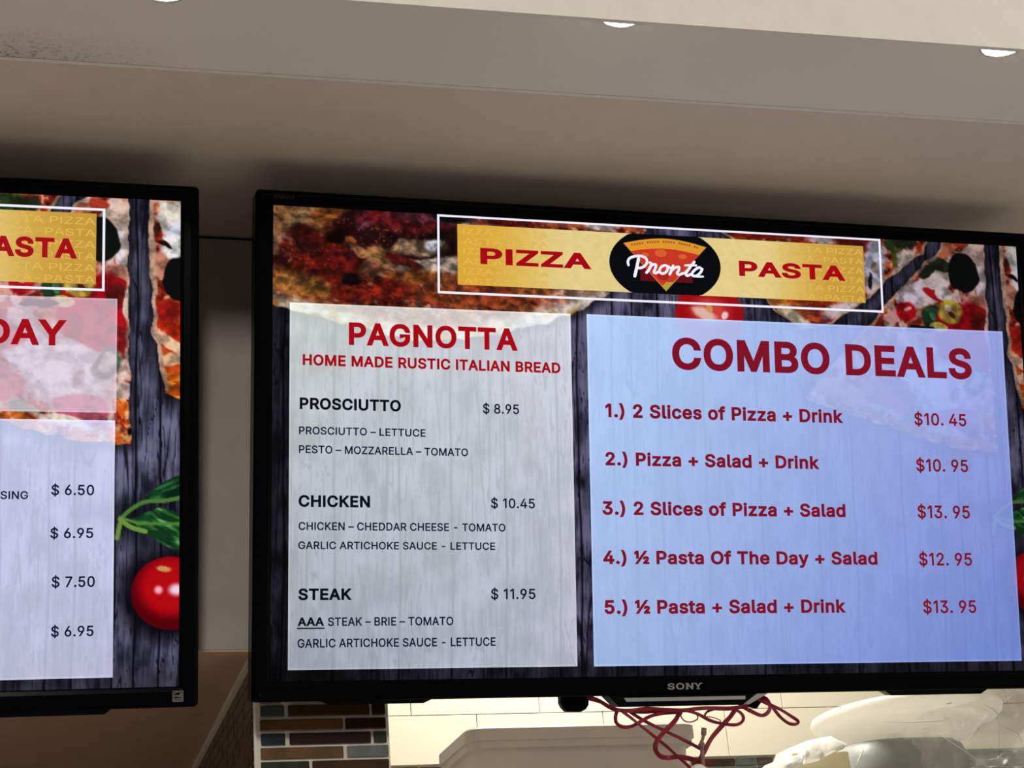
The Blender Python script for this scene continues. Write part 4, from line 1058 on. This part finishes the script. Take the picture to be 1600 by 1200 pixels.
BX, BT, BB = 0.9269 * S, 0.533 * S, -0.5411 * S
def television(label, matrix):
    t = bpy.data.objects.new('television', None)
    t.empty_display_size = 0.05
    C.objects.link(t)
    t.matrix_world = matrix
    tag(t, label, 'television', 'menu screens above the counter')
    # bezel: rounded outer edge, flat face, small chamfer down to the picture
    bm = bmesh.new()
    def ring(x, yt, yb_, r, z): return [(a, b, z) for a, b in rpoly(-x, x, yb_, yt, r)]
    w2, h2 = W / 2, S / 2
    loops(bm, [ring(BX - 0.004, BT - 0.004, BB + 0.004, 0.004, -0.034),
               ring(BX, BT, BB, 0.0055, -0.030), ring(BX, BT, BB, 0.0055, 0.0005), ring(BX - 0.0012, BT - 0.0012, BB + 0.0012, 0.005, 0.0028), ring(BX - 0.004, BT - 0.003, BB + 0.003, 0.004, 0.0042),
               ring(BX - 0.0085, BT - 0.0055, BB + 0.0055, 0.004, 0.0042), ring(BX - 0.0095, BT - 0.0065, BB + 0.0065, 0.004, 0.0034),
               ring(w2 + 0.004, h2 + 0.004, -h2 - 0.006, 0.0012, 0.0030), ring(w2 + 0.0015, h2 + 0.0015, -h2 - 0.0015, 0.0006, 0.0018), ring(w2, h2, -h2, 0.0004, 0.0003), ring(w2, h2, -h2, 0.0004, -0.006)])
    obj('bezel', bm, M['black_plastic'], t)
    bm = bmesh.new()
    prism(bm, rpoly(-BX + 0.006, BX - 0.006, BB + 0.006, BT - 0.006, 0.01), -0.046, -0.034)
    prism(bm, rpoly(-0.30, 0.30, -0.22, 0.16, 0.02), -0.062, -0.046)
    obj('back_cover', bm, M['black_matte'], t)
    return t

def lip(parent, x0, x1, y0, y1, z0=-0.024, z1=-0.006):
    """shallow speaker grille under the bezel with raked ends"""
    bm = bmesh.new()
    a, b, c, d = sx(x0), sx(x1), sy(y0), sy(y1)
    k = 0.010
    prism(bm, [(a, c), (b, c), (b - k, d), (a + k, d)], z0, z1)
    return obj('speaker_grille', bm, M['black_gloss'], parent)

def mount(parent, reach_top, reach_bot):
    """tilting wall bracket behind the set: two arms and a wall plate"""
    for x in (-0.16, 0.16):
        bm = bmesh.new()
        prism(bm, [(-0.20, -0.062), (0.10, -0.062), (0.10, -reach_top), (-0.20, -reach_bot)], x - 0.012, x + 0.012, axis='x')
        obj('wall_bracket', bm, M['black_matte'], parent)

def frame(xa, up, fr, o):
    xa, up, fr = Vector(xa).normalized(), Vector(up), Vector(fr)
    up = (up - xa * up.dot(xa)).normalized()
    fr = xa.cross(up)
    mm = Matrix((xa, up, fr)).transposed().to_4x4()
    mm.translation = o
    return mm

M1 = frame((1, 0, 0), (0, -0.23514, 0.97196), (0, -0.97196, -0.23514), (0, 0, 2.30))
M2 = frame((0.99993, 0.00295, 0.01167), (-0.01069, -0.22716, 0.9738), (0.00552, -0.97385, -0.22711), (-1.10218, -0.00964, 2.28861))

T1 = [
      ('PAGNOTTA',146.2,481.8,266.7,44.1,'R',2),
      ('HOME MADE RUSTIC ITALIAN BREAD',57.6,568.6,308.8,21.2,'R',2),
      ('PROSCIUTTO',52.4,247.2,393.1,22.1,'K',2),
      ('$ 8.95',409.4,482.5,392.4,19.1,'N',0),
      ('PROSCIUTTO – LETTUCE',51.2,295.3,440.9,14.7,'N',1),
      ('PESTO – MOZZARELLA – TOMATO',51.3,379.1,476.8,15.0,'N',1),
      ('CHICKEN',51.1,186.8,577.9,22.0,'K',2),
      ('$ 10.45',423.4,511.6,576.2,18.9,'N',0),
      ('CHICKEN – CHEDDAR CHEESE - TOMATO',51.3,451.7,621.4,15.1,'N',1),
      ('GARLIC ARTICHOKE SAUCE - LETTUCE',50.9,430.5,656.9,14.4,'N',1),
      ('STEAK',51.3,152.0,751.5,21.5,'K',2),
      ('$ 11.95',421.2,509.8,750.7,19.7,'N',0),
      ('AAA',50.1,99.9,799.2,15.9,'K',2),
      ('STEAK – BRIE – TOMATO',107.0,346.8,799.4,15.9,'N',1),
      ('GARLIC ARTICHOKE SAUCE - LETTUCE',50.3,429.2,838.9,16.1,'N',1),
      ('COMBO DEALS',804.1,1476.6,293.1,65.1,'D',2),
      ('1.) 2 Slices of Pizza + Drink',660.1,1174.6,393.8,27.5,'D',2),
      ('2.) Pizza + Salad + Drink',657.8,1117.1,489.5,26.5,'D',2),
      ('3.) 2 Slices of Pizza + Salad',649.2,1170.6,587.0,26.8,'D',2),
      ('4.) ½ Pasta Of The Day + Salad',648.7,1237.3,683.4,26.5,'D',2),
      ('5.) ½ Pasta + Salad + Drink',649.0,1162.2,780.0,26.9,'D',2),
      ('$10. 45',1336.5,1457.0,393.6,25.8,'D',1),
      ('$10. 95',1335.4,1455.4,490.3,26.1,'D',1),
      ('$13. 95',1333.1,1453.6,587.2,26.5,'D',1),
      ('$12. 95',1331.2,1452.5,684.7,26.2,'D',1),
      ('$13. 95',1335.0,1456.3,781.8,26.0,'D',1),
      ('PIZZA',407.9,637.8,95.7,32.5,'R',2),
      ('PASTA',955.8,1194.3,94.3,31.9,'R',2),]
T2 = [
      ('DAY',1252.1,1395.4,281.9,47.6,'R',2),
      ('PASTA',1228.7,1412.1,118.4,37.7,'R',2),
      ('SING',1284.7,1332.4,562.8,14.3,'N',1),
      ('$ 6.50',1372.4,1447.5,555.4,18.8,'N',0),
      ('$ 6.95',1371.9,1446.7,632.9,18.4,'N',0),
      ('$ 7.50',1375.5,1450.5,720.4,19.4,'N',0),
      ('$ 6.95',1375.7,1449.3,807.6,18.6,'N',0),]

# right set, nearly whole in view
tv = television('black television tilted down, showing the bread menu and the combo deals menu', M1)
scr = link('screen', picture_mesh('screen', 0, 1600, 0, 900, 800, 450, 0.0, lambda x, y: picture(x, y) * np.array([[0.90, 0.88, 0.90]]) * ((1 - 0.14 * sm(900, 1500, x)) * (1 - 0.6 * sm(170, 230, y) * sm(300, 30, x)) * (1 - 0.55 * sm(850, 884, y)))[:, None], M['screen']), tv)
banner(scr, (321.5, 1278.5, -0.5, 158.2), (362, 1238, 17.5, 139), [l for l in T1 if l[0] in ('PIZZA', 'PASTA')], True,
       'yellow banner with red lettering either side of a black oval emblem')
panel(scr, 'menu_panel', 'pale grey menu panel headed PAGNOTTA', (32.7, 591.8, 188.5, 879.5),
      ((202, 208, 202), (206, 209, 216), (160, 168, 176), (182, 184, 196)), 0.24, (0, 0), T1[:15])
panel(scr, 'menu_panel', 'light blue menu panel headed COMBO DEALS', (625.3, 1555.0, 187.5, 880.2),
      ((180, 208, 246), (150, 162, 222), (162, 184, 228), (112, 132, 202)), 0.10, (0, 0), T1[15:26])
# marks on the bezel
bm = bmesh.new()
for ch, a, b in (('S', 772.1, 787.2), ('O', 789.8, 807.4), ('N', 811.2, 825.8), ('Y', 828.4, 843.4)):
    text_bm(bm, ch, a, b, 926.6, 12.2, 0.026, 0, 0.0045)
for a, b, c in ((809.4, 815.4, 914.4), (809.4, 815.6, 925.1), (821.8, 828.2, 914.4), (826.6, 833.2, 914.4), (838.6, 845.0, 914.4), (832.0, 839.8, 925.1)):
    flat(bm, [(a, c), (b, c), (b, c + 1.5), (a, c + 1.5)], 0, 0.00455)
obj('maker_logo', bm, M['logo_grey'], tv)
bm = bmesh.new()
text_bm(bm, 'BRAVIA', 0.0, 40.0, -12.6, 6.6, 0.0, 0, 0.0045)
obj('series_logo', bm, M['logo_dim'], tv)
# silver-fronted stand cover in the middle of the lower edge
bm = bmesh.new()
prism(bm, [(sx(646), sy(930)), (sx(963), sy(930)), (sx(931), sy(958.5)), (sx(675), sy(958.5))], -0.028, 0.0)
cover = obj('stand_cover', bm, M['black_gloss'], tv)
bm = bmesh.new()
bar = [(sx(a), sy(b)) for a, b in ((684, 941.2), (936, 941.2), (936, 948), (689, 948.4))]
prism(bm, bar, 0.0, 0.0022)
obj('light_bar', bm, M['silver'], cover)
bm = bmesh.new()
prism(bm, [(sx(a), sy(b)) for a, b in ((962, 937.2), (985, 937.2), (944, 958), (931, 958.5))], -0.02, 0.0012)
obj('side_facet', bm, M['silver'], cover)
# hanging sensor tab and the cable clip on the other side
bm = bmesh.new()
tabp = [(sx(566), sy(931)), (sx(566), sy(950)), (sx(570), sy(958)), (sx(578), sy(966)), (sx(606), sy(966.5)), (sx(616), sy(962)), (sx(622), sy(954)), (sx(624), sy(931))]
prism(bm, tabp, -0.030, -0.018)
obj('sensor_tab', bm, M['black_plastic'], tv)
bm = bmesh.new()
prism(bm, [(sx(a), sy(b)) for a, b in ((950, 931), (987, 931), (986, 955), (976, 967), (944, 960))], -0.034, -0.0215)
obj('cable_clip', bm, M['black_plastic'], tv)
lip(tv, 98, 306, 937, 944)
lip(tv, 1245, 1478, 937, 946)
mount(tv, 0.168, 0.098)

# left set, mostly outside the frame
tv2 = television('black television at the left edge, its red headed price list cut off by the frame', M2)
OFF = (17, -15)
scr2 = link('screen', picture_mesh('screen', 0, 1600, 0, 900, 800, 450, 0.0, lambda x, y: picture(x + OFF[0], y + OFF[1]) * (1 - 0.4 * sm(840, 890, y))[:, None], M['screen']), tv2)
banner(scr2, (560, 1462, 20.9, 178.0), (590, 1446, 31.4, 165.6), [T2[1]], False, 'yellow banner with red lettering')
panel(scr2, 'menu_panel', 'pinkish upper panel with a red heading over the pizza picture', (540, 1485.2, 191.4, 404.2),
      ((186, 180, 192), (192, 178, 190), (186, 178, 190), (188, 174, 186)), 0.27, OFF, T2[:1], 2.4, 0.42)
panel(scr2, 'menu_panel', 'pale blue lower panel with the column of prices', (540, 1483.5, 418.2, 881.3),
      ((190, 198, 226), (198, 204, 232), (196, 198, 222), (188, 188, 212)), 0.22, OFF, T2[2:], 2.4)
bm = bmesh.new()
def ecol(p, z, mi): flat(bm, [(1588 + a * 19.5, 907.5 + b * 20) for a, b in p], mi, z)
ecol([(0, 0), (1, 0), (1, 1), (0, 1)], 0.0043, 0)
ecol([(0.07, 0.16), (0.2, 0.08), (0.36, 0.06), (0.2, 0.14), (0.1, 0.24)], 0.0044, 1)
ecol([(0.66, 0.06), (0.84, 0.1), (0.95, 0.22), (0.92, 0.26), (0.8, 0.14)], 0.0044, 1)
ecol([(0.12, 0.42), (0.24, 0.28), (0.42, 0.18), (0.66, 0.16), (0.74, 0.22), (0.66, 0.32), (0.5, 0.38), (0.24, 0.38), (0.12, 0.46)], 0.0044, 1)
ecol([(0.13, 0.58), (0.36, 0.53), (0.6, 0.57), (0.86, 0.57), (0.82, 0.65), (0.2, 0.67)], 0.0044, 1)
ecol([(0.22, 0.74), (0.8, 0.74), (0.8, 0.86), (0.22, 0.86)], 0.0044, 2)
ecol([(0.74, 0.36), (0.84, 0.34), (0.82, 0.44), (0.74, 0.46)], 0.0044, 2)
es = obj('rating_sticker', bm, [M['sticker'], M['black_plastic'], M['logo_dim']], tv2)
es['label'] = 'small grey energy rating sticker on the lower corner'
lip(tv2, 500, 1486, 934, 946)
mount(tv2, 0.172, 0.102)

# ------------------------------------------------------------------ crimson ribbon snarled under the right set
def pix(u, v, Y):
    d = RIGHT * (u - 800) / 2800 + DOWN * (v - 600) / 2800 + FWD
    k = (Y - CPOS.y) / d.y
    return CPOS + d * k
strands = [
    ([(917, 1089, .085), (934, 1094, .085), (951, 1104, .08), (964, 1109, .07), (984, 1110.5, .066), (1012, 1107.5, .062), (1040, 1109, .062), (1066, 1110, .062), (1100, 1106.5, .062), (1140, 1107, .064), (1168, 1103, .07)], 7),
    ([(920, 1092, .09), (940, 1098, .086), (958, 1108, .078), (975, 1111, .07), (1000, 1113, .07), (1030, 1112, .068), (1066, 1114, .066)], 5),
    ([(966, 1108, .075), (962, 1118, .07), (963, 1129, .066), (972, 1135.5, .064), (986, 1135, .064), (1000, 1128, .064), (1018, 1118.5, .064), (1042, 1114, .066), (1066, 1112.5, .068)], 6),
    ([(970, 1110, .062), (985, 1121, .06), (1010, 1141, .058), (1040, 1165, .056), (1060, 1183, .056), (1078, 1199, .056), (1086, 1208, .056)], 5),
    ([(982, 1111, .07), (1008, 1127, .07), (1043, 1144, .068), (1074, 1159, .064), (1096, 1171, .06)], 5.5),
    ([(1063, 1111, .062), (1054, 1127, .058), (1038, 1143, .056), (1027, 1157, .056), (1024, 1170, .058), (1031, 1181, .062), (1044, 1184, .064), (1060, 1182.5, .064), (1080, 1186, .062), (1096, 1191, .06), (1111, 1191, .06)], 8),
    ([(1066, 1111, .066), (1064, 1119, .064), (1070, 1126.5, .062), (1080, 1128, .062), (1090, 1123, .064), (1087, 1115, .066), (1076, 1110, .068)], 2.2),
    ([(1072, 1110, .062), (1090, 1115.5, .06), (1110, 1126, .06), (1130, 1131, .06), (1150, 1132.5, .06), (1160, 1127, .062), (1161, 1119, .064), (1155, 1112, .066), (1146, 1108, .068)], 5.5),
    ([(1150, 1107, .07), (1141, 1120, .066), (1129, 1133, .064), (1112, 1153, .062), (1101, 1173, .06), (1093, 1188, .058)], 8),
    ([(1158, 1103, .068), (1175, 1112, .066), (1190, 1118, .064), (1200, 1113, .066), (1203, 1103, .07), (1197, 1092, .078), (1182, 1087, .086)], 6.5),
    ([(1176, 1089, .08), (1190, 1095, .074), (1200, 1100, .07), (1206, 1104, .068)], 6),
    ([(1203, 1101, .07), (1220, 1109, .068), (1236, 1119, .066), (1247, 1127, .064), (1243, 1131.5, .062), (1232, 1130, .062), (1219, 1120, .064), (1207, 1105, .068)], 5.5),
    ([(1098, 1120, .066), (1112, 1120.5, .066), (1126, 1126, .066), (1119, 1128.5, .066), (1106, 1123, .066)], 1.6),
    ([(1100, 1122, .064), (1104, 1113, .066), (1116, 1108, .068)], 4),
]
def ribbon_strand(bm, pts, wpx, n=7, thick=0.00025):
    c = catmull([pix(u, v, Y) for u, v, Y in pts], n)
    rings = []
    for i, p in enumerate(c):
        d = (c[min(i + 1, len(c) - 1)] - c[max(i - 1, 0)]).normalized()
        view = (p - CPOS).normalized()
        # the ribbon turns gently about its length
        nrm = (Matrix.Rotation(0.5 * math.sin(i * 0.21 + pts[0][0]), 3, d) @ view)
        s = d.cross(nrm).normalized() * (wpx / 1330 / 2)
        f = nrm.normalized() * thick
        rings.append([p + s + f * 0.2, p + f, p - s + f * 0.2, p - s - f * 0.2, p - f, p + s - f * 0.2])
    loops(bm, rings, cap_first=True, cap_last=True)
bm = bmesh.new()
for p, wd in strands:
    ribbon_strand(bm, p, wd)
bmesh.ops.recalc_face_normals(bm, faces=bm.faces)
tag(obj('ribbon', bm, M['ribbon_red'], None, False), 'crimson curling ribbon snarled and looped under the right television', 'ribbon')

# brown twist of twine gathering the ribbon ends, and the pale bauble below it
bm = bmesh.new()
def tube(bm, pts, rad, seg=8):
    rings = []
    for i, p in enumerate(pts):
        d = (pts[min(i + 1, len(pts) - 1)] - pts[max(i - 1, 0)]).normalized()
        a = d.orthogonal().normalized()
        b = d.cross(a)
        r = rad[i] if isinstance(rad, list) else rad
        rings.append([p + (a * math.cos(2 * math.pi * k / seg) + b * math.sin(2 * math.pi * k / seg)) * r for k in range(seg)])
    loops(bm, rings, cap_first=True, cap_last=True)
tp = catmull([pix(u, v, .052) for u, v in ((1100, 1138), (1099, 1150), (1096, 1162), (1097, 1172), (1098, 1186), (1099, 1204))], 5)
tube(bm, tp, [0.0034 if i < 5 else (0.0020 if i < 9 else 0.0026) for i in range(len(tp))])
kp = pix(1095.5, 1164, .05)
tube(bm, [kp + Vector((-0.003, 0, -0.001)), kp, kp + Vector((0.004, 0, 0.001))], [0.002, 0.0034, 0.002])
tag(obj('twine_tie', bm, M['twine'], None, True), 'short upright twist of brown twine in the crimson ribbon', 'tie')
bm = bmesh.new()
bc = pix(1092, 1212, .054)
lathe(bm, [(0.0008, 0.0136), (0.005, 0.0126), (0.0095, 0.0092), (0.0128, 0.004), (0.0134, 0), (0.0128, -0.004), (0.0095, -0.0092), (0.005, -0.0126), (0.0008, -0.0136)], 24, centre=bc, cap=True)
tag(obj('bauble', bm, M['white_plastic'], None, True), 'white bauble hanging below the twine at the bottom edge', 'ornament')

# ------------------------------------------------------------------ things stored on the shelf under the kitchen wall
SH = 1.86
t = thing('storage_shelf', 'metal kitchen shelf under the beige bin and the wrapped tub', 'shelf', (0.45, 0.95, 0))
bm = bmesh.new(); box(bm, -0.62, 0.78, -0.26, 0.22, SH - 0.03, SH, bev=0.004); obj('shelf_board', bm, M['steel'], t)
for x in (-0.60, 0.76):
    for y in (-0.24, 0.20):
        bm = bmesh.new(); lathe(bm, [(0.012, 0.0), (0.012, SH - 0.03)], 16, centre=(x, y, 0), cap=True); obj('post', bm, M['steel'], t, True)

# beige bin: rolled rim, tapering side
fr, bk = 0.80, 1.03
bx0, bx1, zt = -0.080, 0.309, 2.1262
t = thing('storage_bin', 'beige plastic bin with a stepped rim standing right of the mosaic partition', 'bin', ((bx0 + bx1) / 2, (fr + bk) / 2, SH))
hw, hd, H = (bx1 - bx0) / 2, (bk - fr) / 2, zt - SH
def bring(ins, z, r): return [(a, b, z) for a, b in rpoly(-hw + ins, hw - ins, -hd + ins, hd - ins, r, 6)]
bm = bmesh.new()
loops(bm, [bring(0.026, 0.0, 0.02), bring(0.012, H - 0.036, 0.024), bring(0.003, H - 0.034, 0.026), bring(0.003, H - 0.0222, 0.026)], cap_first=True)
obj('body', bm, M['bin_plastic'], t, False)
bm = bmesh.new()
loops(bm, [bring(0.010, H - 0.0235, 0.02), bring(0.0, H - 0.0225, 0.026), bring(-0.0005, H - 0.021, 0.027), bring(0.0, H - 0.0035, 0.026), bring(0.003, H, 0.025), bring(0.012, H, 0.02), bring(0.016, H - 0.004, 0.018)], cap_first=True, cap_last=True)
obj('lid', bm, M['bin_plastic'], t, False)

# grey tub with its white platter, both in a clear bag
tc0 = pix(1442, 1175, 0.86)
t = thing('grey_tub', 'round shouldered grey tub inside the clear plastic bag', 'tub', (tc0.x, 0.98, SH))
zt = pix(1442, 1149, 0.86).z - SH
bm = bmesh.new()
lathe(bm, [(0.004, 0.0), (0.098, 0.0), (0.104, 0.01), (0.120, zt - 0.05), (0.121, zt - 0.03), (0.114, zt - 0.008), (0.104, zt), (0.004, zt)], 72, centre=(0, 0, 0), power=3.2, cap=True)
obj('body', bm, M['grey_plastic'], t, True)
pc = pix(1424, 1122, 0.95)
t2 = thing('platter', 'wide white oval platter lying on top of the grey tub', 'platter', (pc.x, 0.97, SH + zt + 0.001))
zr = pix(1415, 1120, 0.97).z - (SH + zt)
bm = bmesh.new()
lathe(bm, [(0.004, 0.0), (0.098, 0.0), (0.104, 0.005), (0.116, zr * 0.30), (0.132, zr * 0.62), (0.142, zr * 0.70), (0.147, zr * 0.66), (0.158, zr * 0.70), (0.166, zr * 0.84), (0.169, zr), (0.167, zr + 0.006), (0.160, zr + 0.009), (0.140, zr * 0.92), (0.1, zr * 0.5), (0.004, zr * 0.45)], 96, sx=1.0, sy=1.08, cap=True)
obj('dish', bm, M['white_plastic'], t2, True)

# clear film gathered round tub and platter
film = bpy.data.materials.new('clear_film')
film.use_nodes = True
nt = film.node_tree
for n in list(nt.nodes): nt.nodes.remove(n)
out = nt.nodes.new('ShaderNodeOutputMaterial')
mixs = nt.nodes.new('ShaderNodeMixShader')
tr = nt.nodes.new('ShaderNodeBsdfTransparent')
pb = nt.nodes.new('ShaderNodeBsdfPrincipled')
pb.inputs['Base Color'].default_value = (0.80, 0.80, 0.76, 1)
pb.inputs['Roughness'].default_value = 0.12
nn = nt.nodes.new('ShaderNodeTexNoise')
nn.inputs['Scale'].default_value = 11
nn.inputs['Detail'].default_value = 4
nn.inputs['Distortion'].default_value = 1.2
tcn = nt.nodes.new('ShaderNodeTexCoord')
nt.links.new(tcn.outputs['Object'], nn.inputs['Vector'])
rp = nt.nodes.new('ShaderNodeValToRGB')
rp.color_ramp.elements[0].position = 0.40
rp.color_ramp.elements[0].color = (0.12, 0.12, 0.12, 1)
rp.color_ramp.elements[1].position = 0.72
rp.color_ramp.elements[1].color = (0.42, 0.42, 0.42, 1)
nt.links.new(nn.outputs['Fac'], rp.inputs['Fac'])
nt.links.new(rp.outputs['Color'], mixs.inputs['Fac'])
nt.links.new(tr.outputs[0], mixs.inputs[1])
nt.links.new(pb.outputs[0], mixs.inputs[2])
nt.links.new(mixs.outputs[0], out.inputs[0])
def crumple(v, k, amp, seed):
    a = np.array([v.x]); b = np.array([v.y + v.z * 1.7])
    return (float(fbm(a * k, b * k, seed, 3)[0]) - 0.5) * 2 * amp
def crumpled_shell(name, centre, prof, seg, amp, k, seed, squash, ma, parent=None):
    bm = bmesh.new()
    lathe(bm, prof, seg, sx=squash[0], sy=squash[1], cap=False)
    for v in bm.verts:
        d = Vector((v.co.x, v.co.y, 0))
        d = d.normalized() if d.length > 1e-5 else Vector((0, 0, 1))
        a = abs(crumple(v.co, k, amp, seed)) - amp * 0.4 + crumple(v.co, k * 2.7, amp * 0.4, seed + 9)
        v.co += d * a + Vector((0, 0, crumple(v.co, k * 1.3, amp * 0.6, seed + 5)))
    o = obj(name, bm, ma, parent, True)
    o.location = centre
    return o
c = Vector((pix(1500, 1150, 0.95).x, 0.965, SH))
hz = pix(1500, 1120, 0.9).z - SH
prof = [(0.13, 0.006), (0.17, hz * 0.3), (0.182, hz * 0.6), (0.178, hz * 0.78), (0.19, hz * 0.9), (0.196, hz * 1.0), (0.18, hz * 1.1), (0.12, hz * 1.16), (0.05, hz * 1.2), (0.004, hz * 1.2)]
fine = []
for (a, b), (d, e) in zip(prof, prof[1:]):
    for i in range(5):
        fine.append((a + (d - a) * i / 5, b + (e - b) * i / 5))
bagf = crumpled_shell('plastic_bag', c, fine + [prof[-1]], 130, 0.013, 14, 3, (1.0, 0.9), film)
M['crease_highlight'] = mat('crease_highlight', (0.86, 0.86, 0.83), 0.15)  # white ridges along the creases, coloured to imitate highlights on the film
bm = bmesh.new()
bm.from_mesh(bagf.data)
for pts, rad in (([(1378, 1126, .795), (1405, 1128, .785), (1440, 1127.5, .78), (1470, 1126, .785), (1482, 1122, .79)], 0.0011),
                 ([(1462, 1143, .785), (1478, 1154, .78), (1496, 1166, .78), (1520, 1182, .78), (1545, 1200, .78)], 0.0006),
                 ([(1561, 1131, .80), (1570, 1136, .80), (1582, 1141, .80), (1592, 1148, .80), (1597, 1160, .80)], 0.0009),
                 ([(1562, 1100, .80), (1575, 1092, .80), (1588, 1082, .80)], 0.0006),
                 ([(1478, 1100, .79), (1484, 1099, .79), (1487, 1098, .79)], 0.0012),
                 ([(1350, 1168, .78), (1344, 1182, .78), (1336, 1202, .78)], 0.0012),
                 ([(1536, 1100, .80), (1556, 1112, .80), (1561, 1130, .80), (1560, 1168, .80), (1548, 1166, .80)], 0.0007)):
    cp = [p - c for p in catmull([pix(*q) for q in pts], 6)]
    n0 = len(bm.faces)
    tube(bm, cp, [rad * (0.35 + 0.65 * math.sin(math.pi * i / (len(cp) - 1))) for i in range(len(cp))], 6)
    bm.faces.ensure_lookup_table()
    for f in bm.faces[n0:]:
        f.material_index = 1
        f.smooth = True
bm.to_mesh(bagf.data)
bm.free()
bagf.data.materials.append(M['crease_highlight'])
tag(bagf, 'clear crinkled plastic bag round the grey tub and the platter', 'bag')

# cream carton in a white carrier bag left of the tub
cb = pix(1283, 1190, 0.80)
t = thing('carton', 'cream carton half covered by the white carrier bag', 'carton', (cb.x, 0.82, SH))
ch = pix(1283, 1180, 0.80).z - SH
bm = bmesh.new()
box(bm, -0.055, 0.048, -0.03, 0.05, 0, ch + 0.004, bev=0.003)
obj('box_body', bm, M['carton'], t)
M['bag_white'] = mat('bag_white', (0.92, 0.92, 0.90), 0.4, noise=0.03, scale=30)
translucent(M['bag_white'], 0.4, (0.95, 0.95, 0.93))
bm = bmesh.new()
random.seed(8)
top = [pix(u, v, Y) for u, v, Y in ((1216, 1204, .80), (1222, 1190, .79), (1232, 1181, .79), (1243, 1180, .80), (1249, 1164, .82), (1262, 1157, .83), (1280, 1153, .84), (1298, 1150, .84), (1312, 1160, .83), (1318, 1170, .80))]
low = [pix(u, v, Y) for u, v, Y in ((1214, 1222, .80), (1228, 1220, .785), (1240, 1214, .775), (1252, 1206, .77), (1254, 1194, .765), (1266, 1192, .76), (1278, 1189, .76), (1290, 1182, .765), (1304, 1174, .77), (1317, 1171, .78))]
N = len(top)
rowsn = 9
R = []
for j in range(rowsn):
    f = j / (rowsn - 1)
    row = []
    for i in range((N - 1) * 4 + 1):
        k, g = min(i // 4, N - 2), (i - 4 * min(i // 4, N - 2)) / 4
        a = top[k].lerp(top[k + 1], g)
        b = low[k].lerp(low[k + 1], g)
        p = a.lerp(b, f)
        p += Vector((0, -1, 0.35)) * (0.016 * math.sin(math.pi * f)) + Vector((0, -1, 0)) * crumple(p, 60, 0.008, 21) * math.sin(math.pi * f)
        row.append(p)
    R.append(row)
back = [[p + Vector((0.0, 0.10, 0.004)) for p in R[0]]]
loops(bm, back + R, close=False)
bmesh.ops.solidify(bm, geom=bm.faces[:], thickness=0.0008)
tag(obj('carrier_bag', bm, M['bag_white'], None, True), 'crumpled white carrier bag bunched over the cream carton', 'bag')
